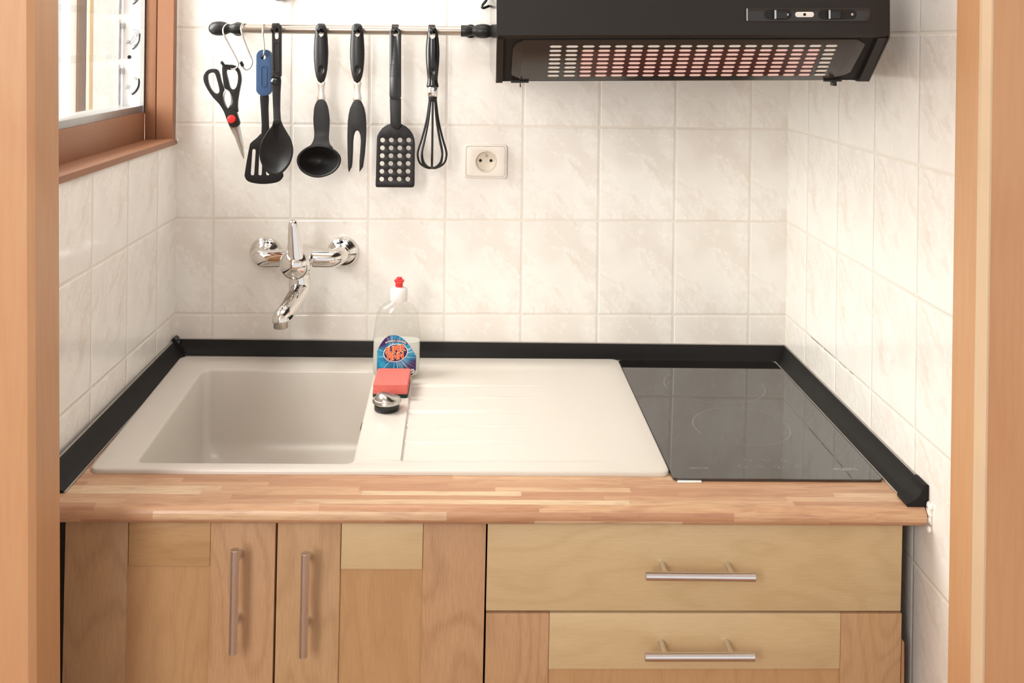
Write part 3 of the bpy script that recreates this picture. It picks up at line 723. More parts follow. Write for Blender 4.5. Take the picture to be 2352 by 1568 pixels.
for i, (hx, nm) in enumerate(((634, 'solid spoon'), (738, 'soup ladle'), (821, 'meat fork'), (908, 'perforated turner'), (992, 'balloon whisk'))):
    p = at(hx, 67 + (hx - 800) * 0.01, RY)
    b = NB()
    pr_ = []
    for k in range(15):
        a = math.radians(-40 + 230 * k / 14); pr_.append((p.y - 0.0105 * math.cos(a), p.z + 0.0105 * math.sin(a)))
    inn = [(p.y - 0.0090 * math.cos(math.radians(-40 + 230 * k / 14)), p.z + 0.0090 * math.sin(math.radians(-40 + 230 * k / 14))) for k in range(15)]
    rings(b, [[(x, y, z) for y, z in pr_ + inn[::-1]] for x in (p.x - 0.0062, p.x + 0.0062)])
    tube(b, spline([(p.x, p.y - 0.0098, p.z + 0.001), (p.x, p.y - 0.020, p.z - 0.004), (p.x, p.y - 0.033, p.z - 0.0055), (p.x, p.y - 0.0375, p.z - 0.001)], 5, False), 0.0030, 10)
    tag(obj('rail_hook', b, M['black_gloss']), 'black plastic clip hook on the rail holding the ' + nm, 'hook', 'black clip hooks on the rail')

# ------------------------------------------------------------------ hanging utensils
UY = -0.066
def U(u, v, Y=UY): return at(440 + u / 3.3357, v / 3.3357, Y)
def PX(x, y, Y=UY): return at(x, y, Y)
def uplate(outer, holes, Y, th, bev=0.0008, conv=U, seg=2):
    b = NB(); plate(b, outer, holes, lambda u, v: conv(u, v, Y), (0, th, 0), bev, seg); return b

def s_hook(label, pts, tip=True):
    t = thing('s_hook', label, 'hook', pts[0], 'steel S hooks on the rail')
    b = NB(); tube(b, spline(pts, 6, False), 0.0016, 10); obj('wire', b, M['steel'], t, smooth=60)
    if tip:
        e, e0 = Vector(pts[-1]), Vector(pts[-2]); d = (e - e0).normalized()
        b = NB(); tube(b, [e - d * 0.002, e - d * 0.001, e + d * 0.007, e + d * 0.0085], [0.0022, 0.0030, 0.0030, 0.0012], 12); obj('tip_cap', b, M['black_gloss'], t, label='dark plastic tip cap')
    return t
s_hook('bent steel S hook at left end of the rail, scissors hanging from it', [PX(530, 66, RY + 0.011), PX(526, 58, RY + 0.006), PX(522, 55, RY - 0.006), PX(514, 62, RY - 0.0135), PX(513, 76, UY), PX(527, 104, UY), PX(545, 139, UY - 0.002), PX(547, 150, UY - 0.003), PX(541, 157, UY - 0.003), PX(528, 159, UY + 0.004), PX(518, 155, UY + 0.005), PX(512, 147, UY - 0.008)])
s_hook('empty steel S hook on the rail beside the blue handle', [PX(572, 66, RY + 0.011), PX(568, 57, RY + 0.008), PX(562, 54, RY - 0.002), PX(555, 58, RY - 0.0125), PX(554, 70, UY), PX(564, 101, UY), PX(577, 133, UY), PX(579, 145, UY - 0.002), PX(574, 156, UY - 0.003), PX(566, 160, UY - 0.004), PX(560, 156, UY - 0.005), PX(557, 150, UY - 0.006)])
s_hook('steel S hook on the rail holding the blue-handled slotted turner', [PX(608, 66, RY + 0.011), PX(608, 57, RY + 0.008), PX(606, 54, RY - 0.002), PX(604, 58, RY - 0.0125), PX(603, 70, UY - 0.002), PX(605, 90, UY - 0.006), PX(607, 112, UY - 0.010), PX(606, 124, UY - 0.010), PX(604, 131, UY - 0.003), PX(604, 133, UY + 0.006)], False)

# scissors
sc = thing('scissors', 'black-handled kitchen scissors with a red pivot hanging from an S hook', 'scissors', PX(520, 200, UY))
lh = spline([(481, 159), (490, 158), (498, 160), (503, 168), (507, 185), (512, 200), (514, 207), (511, 214), (510.5, 226), (515, 241), (523, 249.5), (534, 252.5), (542, 257), (546, 268), (550, 281), (548, 288), (538, 292.5), (528, 290), (521, 276), (514, 257), (503, 239), (489, 224), (476, 205), (468, 188), (467, 175), (473, 164)], 3)
lhh = spline([(476.7, 173), (482, 168), (489, 166.5), (493.6, 170), (499, 187), (503.5, 207), (500, 214.5), (492, 213.5), (483, 203), (477.5, 188)], 3)
rh = spline([(510, 152), (515, 148), (524, 148.5), (536, 149.5), (547, 157), (552, 170), (553.5, 185), (550, 205), (546.5, 225), (545, 243), (546, 257), (540, 256), (530, 252.5), (524, 248.5), (531, 241), (534, 230), (530, 216), (524, 208), (517, 204), (514, 198), (512, 185), (510, 168)], 3)
rhh = spline([(520, 162), (526, 157), (537, 158), (545, 168), (546, 184), (541.5, 201), (533.5, 205.5), (527.5, 200), (523.5, 184), (520, 170)], 3)
obj('handle', uplate(lh, [lhh], UY - 0.004, 0.0075, 0.0014, PX, 3), M['black_soft'], sc)
obj('handle', uplate(rh, [rhh], UY - 0.002, 0.0075, 0.0014, PX, 3), M['black_soft'], sc)
bl1 = [(524, 285), (549, 281), (554, 305), (558.6, 330), (561, 353), (559.6, 366), (553, 353), (539.5, 316), (531, 300)]
obj('blade', uplate(bl1, [], UY - 0.0005, 0.0014, 0.0004, PX), M['steel'], sc, label='pointed steel blade')
bl2 = [(527, 285), (549, 281), (552.5, 305), (557, 330), (560, 353), (559.2, 363), (554, 353), (541, 316), (533, 300)]
obj('blade', uplate(bl2, [], UY + 0.0012, 0.0014, 0.0004, PX), M['steel'], sc, label='second steel blade behind')
for side in ([(519.6, 208), (514, 215), (512.5, 228), (516.5, 239), (522.5, 246.5), (518.5, 238), (515.5, 228), (516.5, 216)], [(527, 211), (532.5, 220), (533, 231), (530, 241), (524, 247.5), (528.3, 239), (530, 229), (529, 219)]):
    obj('nut_cracker_tooth', uplate(spline(side, 3), [], UY - 0.0015, 0.003, 0.0003, PX), M['steel'], sc, label='toothed steel edge between the handles')
p = PX(532, 273.5, UY - 0.004)
b = NB(); lathe(b, [(0.0080, 0.0), (0.0080, 0.0016), (0.0072, 0.0032), (0.0045, 0.0042), (0.001, 0.0045)], p, (0, -1, 0), 28); obj('pivot_cap', b, M['red'], sc, label='round red pivot cap')

# slotted turner with blue handle
st = thing('slotted_turner', 'black slotted turner with a blue ribbed handle', 'turner', PX(606, 300, UY))
YT = UY + 0.012
h = rrect(588.5, 114, 623, 220, 15.5, 8)
hd = obj('handle', uplate(h, [circ(604.5, 131, 5.6, n=20)], UY - 0.007, 0.0145, 0.0035, PX, 4), M['blue'], st, label='blue ribbed plastic handle')
b = NB()
for k in range(17):
    yy = 150 + k * 3.7
    for xx in (592.5, 619.5): ball(b, PX(xx, yy, UY - 0.0052), 0.0026, 1.6, 0.8, 0.5, 10, 6)
obj('grip_rib', b, M['blue'], hd)
b = NB()
fr0_ = rrect(599, 152, 613, 200, 5, 5); fr1_ = rrect(600.3, 153.3, 611.7, 198.7, 4, 5)
plate(b, fr0_, [fr1_], lambda u, v: PX(u, v, UY - 0.0078), (0, 0.002, 0), 0.0002); obj('grip_frame', b, M['blue'], hd)
b = NB(); plate(b, spline([(597.5, 215), (615, 215), (615.5, 250), (616.5, 285), (617, 312), (601, 312), (600.5, 285), (598.5, 250)], 3), [], lambda u, v: PX(u, v, UY), (0, 0.006, 0), 0.0012); obj('shank', b, M['black'], st)
bo = spline([(601, 306), (617, 306), (628, 318), (640, 327), (643, 340), (649, 394), (650, 406), (639, 417.4), (616, 422), (593, 422), (571, 417), (562.5, 407), (562.5, 394), (572, 340), (576, 328), (589, 317)], 4)
slots = []
for tx, bx in ((583.0, 579.5), (599.2, 597.0), (615.2, 614.6), (631.0, 632.0)):
    w_ = 4.1; slots.append([(tx - w_, 346), (tx - w_ * 0.7, 343), (tx, 342), (tx + w_ * 0.7, 343), (tx + w_, 346), (bx + w_, 399), (bx + w_ * 0.7, 402), (bx, 403), (bx - w_ * 0.7, 402), (bx - w_, 399)])
obj('blade', uplate(bo, slots, UY + 0.004, 0.0026, 0.0007, PX), M['black'], st)

# solid spoon
def dish(outline, centre, depth, Y, rings_=9, conv=PX, tilt=0.0, power=2.0):
    b = NB(); c0 = Vector(centre + (0,)) if len(centre) == 2 else centre
    loops = []
    for k in range(rings_ + 1):
        s = 1 - k / rings_ * 0.97
        loops.append([conv(c0.x + (p[0] - c0.x) * s, c0.y + (p[1] - c0.y) * s, Y + depth * (1 - s ** power) + tilt * ((p[1] - c0.y) * s)) for p in outline])
    rings(b, loops, (False, True)); return b
sn = thing('solid_spoon', 'large black solid serving spoon overlapping the blue-handled turner', 'spoon', PX(634, 250, UY))
hs = rrect(624.5, 56, 645.5, 178, 6, 5)
obj('handle', uplate(hs, [rrect(629.5, 64, 639.5, 90, 4.8, 5)], UY - 0.012, 0.008, 0.0012, PX), M['black'], sn)
b = NB(); plate(b, rrect(626.2, 95, 642.5, 168, 3, 4), [rrect(629.5, 99, 639.5, 164, 2, 3)], lambda u, v: PX(u, v, UY - 0.0128), (0, 0.003, 0), 0.0003); obj('handle_rim', b, M['black'], sn)
b = NB(); box(b, PX(623, 172, UY - 0.014), PX(645, 179, UY - 0.002), 0.0012)
lathe(b, [(0.0072, 0), (0.0070, 0.003), (0.0035, 0.0055)], PX(631, 187, UY - 0.010), (0.1, -1, 0), 18); obj('bolster', b, M['black_gloss'], sn)
nk = [(625, 176), (643.5, 176), (643, 215), (642.5, 250), (643.5, 270), (643.5, 280), (636, 286), (629, 280), (627.8, 272), (627, 250), (625.5, 215)]
b = NB(); plate(b, spline(nk, 3), [], lambda u, v: PX(u, v, UY - 0.010 - 0.0045 * sm((v - 240) / 40)), (0, 0.006, 0), 0.0014); obj('neck', b, M['black'], sn)
bo = spline([(629, 276), (636, 273.5), (643.5, 275), (649, 288), (658, 303.5), (668, 322), (672.7, 347), (666.5, 373), (651, 394), (634, 402.5), (616, 397.5), (601, 376), (596, 353), (599, 330), (613, 304), (625, 289)], 5)
obj('bowl', dish(bo, (635, 350), 0.013, UY - 0.014), M['black'], sn, mods=[('SOLIDIFY', dict(thickness=0.0022, offset=0))], smooth=60)

# ladle and meat fork share one handle shape
def oval_handle(parent, cx, mat, dimple=True):
    prof = [(54, 4), (57, 9.5), (63, 12.5), (75, 14.2), (90, 15.6), (110, 16.7), (122, 17), (140, 16.4), (160, 14.6), (175, 11.8), (186, 7.6), (191, 4), (193, 1)]
    loops = []
    for y, w_ in prof:
        c = PX(cx, y, UY); hw = (PX(cx + w_, y, UY) - c).length
        loops.append([c + Vector((hw * math.cos(a), 0.60 * hw * math.sin(a), 0)) for a in [2 * PI * k / 32 for k in range(32)]])
    b = NB(); rings(b, loops); o = obj('handle', b, mat, parent, smooth=60, label='black oval handle')
    c1 = NB(); q = PX(cx + 0.5, 75, UY)
    tube(c1, [q + Vector((0, -0.03, 0)), q + Vector((0, 0.03, 0))], 0.0058, 24); 
    bmesh.ops.scale(c1, vec=(1, 1, 1.35), verts=c1.verts[:], space=Matrix.Translation(-q))
    c2 = NB(); ball(c2, PX(cx, 161, UY - 0.0104), 0.0080, 0.95, 0.8, 1.35)
    cut(o, c1, c2); return o
lad = thing('soup_ladle', 'black soup ladle with a steel shank, third from the right on the rail', 'ladle', PX(737, 250, UY))
oval_handle(lad, 737.3, M['black_soft'])
lad['label'] = 'black deep-bowled soup ladle with a short steel shank hanging from the rail'
b = NB(); plate(b, spline([(729, 188), (746, 188), (744.5, 200), (744, 212), (746.5, 232), (727.5, 232), (730, 212), (729.8, 200)], 3), [], lambda u, v: PX(u, v, UY - 0.002), (0, 0.003, 0), 0.0006); sh_ = obj('shank', b, M['brushed'], lad, label='flat brushed steel shank')
b = NB()
for k, xx in enumerate((734.6, 737, 739)):
    for yy in range(196, 224, 4):
        if (yy // 4 + k) % 3: box(b, PX(xx - 0.35, yy, UY - 0.0023), PX(xx + 0.35, yy + 2.6, UY - 0.0019))
obj('etched_mark', b, M['white_metal'], sh_)
lo = spline([(737, 228), (746, 232), (752, 245), (755, 262), (756.5, 280), (755, 305), (754.5, 320), (757, 332), (763, 341), (733, 336), (703, 341), (714, 332), (720, 320), (721.5, 305), (719.5, 280), (720, 262), (722, 245), (728, 232)], 3)
b = NB(); plate(b, lo, [], lambda u, v: PX(u, v, UY - 0.005 - 0.0065 * sm((v - 305) / 30)), (0, 0.007, 0), 0.0022, 3); obj('neck', b, M['black'], lad)
el = spline([(733, 331), (750, 335.5), (768, 345), (779, 356), (782, 368), (777, 383), (764, 396), (746, 404), (729, 406.5), (711, 403), (694, 393), (684.5, 378), (683, 364), (688, 353), (700, 342), (716, 334.5)], 4)
obj('bowl', dish(el, (732.5, 366), 0.032, UY - 0.0105, 12), M['black'], lad, mods=[('SOLIDIFY', dict(thickness=0.0026, offset=0))], smooth=60)

fk = thing('meat_fork', 'black two-pronged meat fork with a short steel shank hanging from the rail', 'fork', PX(820, 250, UY))
oval_handle(fk, 820.5, M['black_soft'])
b = NB(); plate(b, spline([(812, 188), (829, 188), (827.8, 200), (827.5, 212), (829.5, 232), (811, 232), (813.5, 212), (813, 200)], 3), [], lambda u, v: PX(u, v, UY - 0.002), (0, 0.003, 0), 0.0006); obj('shank', b, M['brushed'], fk, label='flat brushed steel shank')
fo = [(1268, 762), (1288, 768), (1303, 785), (1322, 830), (1332, 880), (1336, 930), (1337, 1000), (1335, 1060), (1326, 1180), (1312, 1280), (1285, 1320), (1285, 1240), (1292, 1150), (1296, 1080), (1292, 1035), (1282, 1008), (1268, 999), (1254, 1008), (1243, 1035), (1237, 1080), (1235, 1160), (1230, 1250), (1225, 1282), (1203, 1321), (1197, 1280), (1194, 1180), (1192, 1060), (1193, 1000), (1195, 930), (1201, 880), (1212, 830), (1233, 785), (1248, 768)]
obj('prongs', uplate(fo, [], UY - 0.004, 0.006, 0.0016, U, 3), M['black'], fk)

# perforated turner
pt_ = thing('perforated_turner', 'black turner with rows of round holes hanging from the rail', 'turner', PX(908, 250, UY))
hp_ = rrect(894.5, 65, 921, 229, 9, 6)
ho = obj('handle', uplate(hp_, [circ(907.7, 76, 6.8, n=24)], UY - 0.006, 0.0085, 0.0013, PX, 3), M['black_gloss'], pt_)
b = NB()
for k in range(9): box(b, PX(895.5, 147 + k * 3.5, UY - 0.0066), PX(920.5, 148.4 + k * 3.5, UY - 0.005), 0.0002)
for (x0, y0, x1, y1) in ((902, 100, 902.7, 106), (902, 106, 908, 106.7), (907.5, 112, 908.2, 122), (902.5, 116, 911.5, 116.7), (903, 126, 911, 126.7), (910.5, 119, 911.2, 130), (902.5, 131, 903.2, 139), (907, 132, 907.7, 138)): box(b, PX(x0, y0, UY - 0.0064), PX(x1, y1, UY - 0.0055))
box(b, PX(916.2, 82, UY - 0.0066), PX(917.2, 144, UY - 0.0055)); box(b, PX(916.2, 180, UY - 0.0066), PX(917.2, 227, UY - 0.0055))
obj('raised_detail', b, M['black_soft'], ho)
b = NB(); plate(b, [(894.8, 226), (920.8, 226), (920.8, 285), (919.5, 292), (914, 297), (907, 297), (900, 292), (896.5, 286)], [], lambda u, v: PX(u, v, UY - 0.005), (0, 0.006, 0), 0.0012); obj('shank', b, M['black'], pt_)
bo = [(865.5, 320), (866.5, 312), (871, 303), (878, 294), (888, 287), (898, 283.5), (907, 282.5), (920, 284), (932, 290), (941, 298), (948, 308), (951.5, 318), (953, 330), (952, 424), (950.5, 428.5), (947, 430.5), (866, 430), (863, 428.5), (862.5, 424)]
hl = []
for r in range(6):
    for c in range(4):
        f = r / 5
        u_ = (1463 + (1456 - 1463) * f) + c * 66.7; hl.append(circ(440 + u_ / 3.3357, (1073 + 59.8 * r) / 3.3357, 5.5, n=18))
obj('blade', uplate(bo, hl, UY + 0.0015, 0.0024, 0.0004, PX), M['black'], pt_)

# whisk
wk = thing('balloon_whisk', 'black balloon whisk with a shiny steel ferrule hanging from the rail', 'whisk', PX(993.5, 250, UY))
loops = []
for y, w_ in ((61, 4), (63, 7), (68, 10), (76, 12), (90, 14), (105, 15.6), (122, 16.2), (145, 15.2), (165, 13.4), (180, 11.8), (188, 12), (194, 13.6), (199, 14.2), (200.5, 13)):
    c = PX(993.6, y, UY); hw = (PX(993.6 + w_, y, UY) - c).length
    loops.append([c + Vector((hw * math.cos(a), 0.72 * hw * math.sin(a), 0)) for a in [2 * PI * k / 32 for k in range(32)]])
b = NB(); rings(b, loops); o = obj('handle', b, M['black_gloss'], wk, smooth=60)
c1 = NB(); q = PX(993.5, 80, UY); tube(c1, [q + Vector((0, -0.03, 0)), q + Vector((0, 0.03, 0))], 0.0055, 24); bmesh.ops.scale(c1, vec=(1, 1, 1.4), verts=c1.verts[:], space=Matrix.Translation(-q))
c2 = NB(); ball(c2, PX(993.5, 165, UY - 0.0106), 0.0065, 0.9, 0.75, 1.5)
cut(o, c1, c2)
p = PX(994, 221, UY)
b = NB(); lathe(b, [(0.0096, 0.0), (0.0099, 0.001), (0.0099, 0.0165), (0.0095, 0.0175)], p, (0, 0, 1), 32); obj('ferrule', b, M['chrome'], wk, label='shiny steel ferrule')
b = NB(); lathe(b, [(0.0070, -0.010), (0.0080, -0.008), (0.0083, 0.0005)], p, (0, 0, 1), 28); obj('wire_socket', b, M['black'], wk)
for k in range(4):
    a = PI * k / 4 + 0.03; ca, sa = math.cos(a), math.sin(a)
    pr_ = [(0.0055, 0.002), (0.0065, -0.012), (0.0110, -0.045), (0.0190, -0.078), (0.0262, -0.102), (0.0268, -0.114), (0.0225, -0.126), (0.0120, -0.1335), (0.003, -0.1350)]
    pts = [(p.x + r * ca, p.y + r * sa * 0.9, p.z + z) for r, z in pr_] + [(p.x - r * ca, p.y - r * sa * 0.9, p.z + z) for r, z in pr_[::-1]]
    b = NB(); tube(b, spline(pts, 5, False), 0.0020, 10); obj('wire_loop', b, M['black'], wk, smooth=60)

# ------------------------------------------------------------------ things on the sink ledge
bcx, bcy = 0.4385, -0.130; SZT = SZ
bt = thing('detergent_bottle', 'clear dish soap bottle with blue label, white cap and red nozzle on the sink ledge', 'bottle', (bcx, bcy, SZT), tilt=TILT)
BP = [(0.0, 0.0385, 0.0180), (0.0012, 0.0405, 0.0200), (0.004, 0.0425, 0.0218), (0.012, 0.0432, 0.0224), (0.04, 0.0438, 0.0226), (0.065, 0.0436, 0.0225), (0.085, 0.0415, 0.0222), (0.105, 0.0390, 0.0215), (0.115, 0.0372, 0.0208), (0.123, 0.0330, 0.0195), (0.129, 0.0265, 0.0178), (0.1335, 0.0185, 0.0155), (0.1365, 0.0140, 0.0135), (0.139, 0.0128, 0.0128), (0.143, 0.0126, 0.0126)]
BP = [(z * 0.975, a * 0.985, d * 0.985) for z, a, d in BP]
def bhalf(z):
    for (z0, a0, d0), (z1, a1, d1) in zip(BP, BP[1:]):
        if z <= z1: t = max(0, (z - z0) / (z1 - z0)); return a0 + (a1 - a0) * t, d0 + (d1 - d0) * t
    return BP[-1][1:]
def sup(a, n=2.6):
    c, s = math.cos(a), math.sin(a); return math.copysign(abs(c) ** (2 / n), c), math.copysign(abs(s) ** (2 / n), s)
def bloop(z, sc=1.0, off=0.0):
    a, d = bhalf(z); a = a * sc - off; d = d * sc - off
    nn = 2.6 if z < 0.117 else 2.0 + 0.6 * max(0, (0.1355 - z) / 0.0185)
    return [(bcx + a * sup(2 * PI * k / 48, nn)[0], bcy + d * sup(2 * PI * k / 48, nn)[1], SZT + z) for k in range(48)]
b = NB(); zz = [p[0] for p in BP]; rings(b, [bloop(z) for z in zz]); obj('bottle_body', b, M['bottle'], bt, smooth=60, label='clear plastic bottle body')
b = NB(); zz = [0.002, 0.005, 0.012, 0.03, 0.05, 0.062]; rings(b, [bloop(z, 1.0, 0.0012) for z in zz]); obj('liquid', b, M['liquid'], bt, smooth=60, label='pale milky liquid in the lower half')
b = NB(); lathe(b, [(0.0148, 0.1330), (0.0155, 0.1340), (0.0155, 0.1540), (0.0143, 0.1562), (0.0060, 0.1572), (0.0060, 0.1595)], (bcx + 0.002, bcy, SZT), (0, 0, 1), 36); obj('cap', b, M['cap'], bt, label='white screw cap')
b = NB(); lathe(b, [(0.0066, 0.1585), (0.0070, 0.160), (0.0068, 0.165), (0.0095, 0.1692), (0.0092, 0.1712), (0.0060, 0.1722), (0.0045, 0.1760), (0.001, 0.1765)], (bcx + 0.002, bcy, SZT), (0, 0, 1), 12); obj('nozzle', b, M['red'], bt, label='red push-pull nozzle', smooth=25)
# label on the front
def ldepth(x, z, off=0.0003):
    a, d = bhalf(z); n = 2.6
    t = min(0.999, abs(x) / a); return bcy - d * (1 - t ** n) ** (1 / n) - off
def lab3(x, z, off=0.0003): return (bcx + x, ldepth(x, z, off), SZT + z)
q = Mat('label_print'); vec, c = q.coord('UV')
ux = q.math('SUBTRACT', c[0], 0.48); uy = q.math('SUBTRACT', c[1], 0.52)
ang = q.math('ARCTAN2', uy, ux); rad = q.math('SQRT', q.math('ADD', q.math('MULTIPLY', ux, ux), q.math('MULTIPLY', uy, uy)))
ray = q.noise(q.xyz(q.math('MULTIPLY', q.math('COSINE', ang), 1.0), q.math('SINE', ang), 0.0), 9, 3, 0.6)
cl = q.noise(q.xyz(c[0], c[1], 0.3), 4.5, 2, 0.5)
col = q.mix(q.ss(cl, 0.35, 0.65), lin(14, 112, 160), lin(50, 158, 196))
edge = q.math('ADD', q.math('ABSOLUTE', ux), q.math('MULTIPLY', q.math('ABSOLUTE', uy), 0.9))
corner = q.math('MULTIPLY', q.ss(q.math('MULTIPLY', ux, uy), -0.02, -0.11), q.ss(rad, 0.34, 0.5))
col = q.mix(q.ss(q.math('MULTIPLY', ux, uy), -0.03, -0.085), col, lin(62, 26, 92))
col = q.mix(q.math('MULTIPLY', q.ss(ray, 0.52, 0.68), q.ss(rad, 0.62, 0.2)), col, lin(226, 238, 242))
q.l(col, q.b.inputs['Base Color']); q.b.inputs['Roughness'].default_value = 0.35
b = NB(); uvl = b.loops.layers.uv.new('UVMap')
lx0, lx1, lz0, lz1 = -0.0335, 0.0365, -0.001 + 0.004, 0.0772
NXl = 28
cols = []
for i in range(NXl + 1):
    x = lx0 + (lx1 - lx0) * i / NXl; f = i / NXl
    tz = lz1 - (0.0300 * max(0, (0.42 - f) / 0.42) ** 2.4 + 0.040 * max(0, (f - 0.42) / 0.58) ** 2.1)
    bz = lz0 + 0.010 * max(0, (f - 0.82) / 0.18) ** 2.2
    cols.append([b.verts.new(lab3(x, bz + (tz - bz) * j / 14)) for j in range(15)])
for i in range(NXl):
    for j in range(14):
        f_ = b.faces.new((cols[i][j], cols[i + 1][j], cols[i + 1][j + 1], cols[i][j + 1]))
        for lp in f_.loops: lp[uvl].uv = ((lp.vert.co.x - bcx - lx0) / (lx1 - lx0), (lp.vert.co.z - SZT - lz0) / (lz1 - lz0))
lb_ = obj('label', b, q.m, bt, label='blue and plum printed label')
ec = (0.0000, 0.0455)
def fan(b, cx, cz, rx, rz, rot, off, n=40):
    cr, sr = math.cos(rot), math.sin(rot); prev = None
    for k in range(1, 7):
        s = k / 6
        ring_ = [b.verts.new(lab3(cx + s * (rx * math.cos(a) * cr - rz * math.sin(a) * sr), cz + s * (rx * math.cos(a) * sr + rz * math.sin(a) * cr), off)) for a in [2 * PI * i / n for i in range(n)]]
        if prev is None: b.faces.new(ring_)
        else:
            for i in range(n): b.faces.new((prev[i], prev[(i + 1) % n], ring_[(i + 1) % n], ring_[i]))
        prev = ring_
b = NB(); fan(b, ec[0], ec[1], 0.0222, 0.0160, 0.2, 0.0006); obj('emblem_border', b, M['ink_white'], lb_)
b = NB(); fan(b, ec[0], ec[1], 0.0208, 0.0148, 0.2, 0.0009); obj('emblem', b, M['ink_dark'], lb_)
def tline(s, size, cx, cz, rot, off, bold, mat, name, sx=1.0, bend=0.0, shear=0.0):
    b = NB(); cr, sr = math.cos(rot), math.sin(rot)
    def fn(x, y, z):
        x = x * sx; y = y - bend * x * x
        return lab3(cx + x * cr - y * sr, cz + x * sr + y * cr, off)
    text_bm(b, s, size, fn, bold, 3, shear=shear); return obj(name, b, M[mat], lb_)
tline('SUPER', 0.0158, -0.0015, 0.0513, 0.21, 0.0012, 0.0011, 'ink_yellow', 'lettering', 0.80, shear=0.15); tline('SUPER', 0.0158, -0.0015, 0.0513, 0.21, 0.0015, 0.0003, 'ink_red', 'lettering', 0.80, shear=0.15)
tline('FINN', 0.0158, -0.0010, 0.0388, 0.17, 0.0012, 0.0011, 'ink_yellow', 'lettering', 0.84, shear=0.15); tline('FINN', 0.0158, -0.0010, 0.0388, 0.17, 0.0015, 0.0003, 'ink_red', 'lettering', 0.84, shear=0.15)
b = NB()
bn = []
for k in range(17):
    x = -0.0205 + 0.041 * k / 16; zc = 0.0675 - 14.0 * x * x
    bn.append((b.verts.new(lab3(x, zc - 0.0024, 0.0008)), b.verts.new(lab3(x, zc + 0.0024, 0.0008))))
for p_, q_ in zip(bn, bn[1:]): b.faces.new((p_[0], q_[0], q_[1], p_[1]))
obj('banner', b, M['ink_dark'], lb_)
tline('POWERFUL CLEANING', 0.0044, 0.0, 0.0675, 0.0, 0.0012, 0.0001, 'ink_white', 'lettering', 0.82, 14.0)
tline('SOFT TOUCH', 0.0064, 0.0015, 0.0132, 0.0, 0.0012, 0.0003, 'ink_white', 'lettering', 0.92)
b = NB(); fan(b, 0.0300, 0.0118, 0.0042, 0.0042, 0, 0.0010, 20); em = obj('round_mark', b, M['ink_white'], lb_)
b = NB(); fan(b, 0.0290, 0.0108, 0.0020, 0.0009, 0.5, 0.0013, 14); fan(b, 0.0312, 0.0126, 0.0014, 0.0006, -0.5, 0.0013, 14); obj('round_mark_print', b, M['ink_dark'], lb_)

sg = thing('sponge', 'coral sponge with dark green scouring pad lying before the bottle', 'sponge', (0.4385, -0.206, SZT), tilt=TILT)
b = NB()
def sq(z, i, dx=0.0):
    return [(0.4380 + dx + x, -0.2080 + y, SZT + z * 0.86) for x, y in rrect(-0.0295 + i, -0.0415 + i, 0.0295 - i, 0.0415 - i, 0.003, 3)]
rings(b, [sq(0.0075, 0.0004), sq(0.0085, 0), sq(0.018, 0.0006), sq(0.0255, 0.0002), sq(0.0265, 0.0012)]); obj('foam', b, M['sponge'], sg, label='coral foam block')
b = NB(); rings(b, [sq(0.0004, 0.001), sq(0.001, 0.0003), sq(0.0065, 0.0), sq(0.0075, 0.0008)]); obj('scouring_pad', b, M['scour'], sg, label='dark green scouring pad')

spg = (0.4375, -0.3010, SZT)
pg = thing('sink_plug', 'round steel and black rubber sink plug in front of the sponge', 'plug', spg, tilt=TILT)
b = NB(); lathe(b, [(0.0185, 0.0003), (0.0200, 0.0012), (0.0204, 0.003), (0.0198, 0.0036), (0.0205, 0.0046), (0.0205, 0.0115), (0.019, 0.0122)], spg, (0, 0, 1), 40); obj('rubber_seal', b, M['rubber'], pg, label='ribbed black rubber seal')
b = NB(); lathe(b, [(0.0205, 0.0122), (0.0232, 0.0128), (0.0238, 0.0142), (0.0236, 0.0165), (0.0222, 0.0185), (0.020, 0.0190)], spg, (0, 0, 1), 48); obj('steel_flange', b, M['steel'], pg)
b = NB()
lps = []
for s, z in ((1.0, 0.0), (0.96, 0.25), (0.86, 0.55), (0.72, 0.85), (0.62, 1.0)):
    lp = []
    for k in range(40):
        a = 2 * PI * k / 40; x, y = 0.0205 * s * math.cos(a), 0.0205 * s * math.sin(a)
        hgt = 0.0105 * sm(0.72 - x / 0.041) * (0.8 + 0.2 * math.cos(a + 2.0))
        lp.append((spg[0] + x, spg[1] + y, spg[2] + 0.0187 + hgt * z))
    lps.append(lp)
rings(b, lps); obj('finger_grip', b, M['steel'], pg, smooth=40)
b = NB(); rings(b, [[(spg[0] - 0.0190, spg[1] - 0.0085, SZT + 0.0190), (spg[0] - 0.0060, spg[1] - 0.0200, SZT + 0.0190), (spg[0] - 0.003, spg[1] - 0.0155, SZT + 0.0190), (spg[0] - 0.0150, spg[1] - 0.003, SZT + 0.0190)], [(spg[0] - 0.0165, spg[1] - 0.0065, SZT + 0.0285), (spg[0] - 0.0055, spg[1] - 0.0165, SZT + 0.0215), (spg[0] - 0.003, spg[1] - 0.0135, SZT + 0.0220), (spg[0] - 0.0135, spg[1] - 0.002, SZT + 0.0290)]]); obj('grip_edge', b, M['steel'], pg, smooth=20)

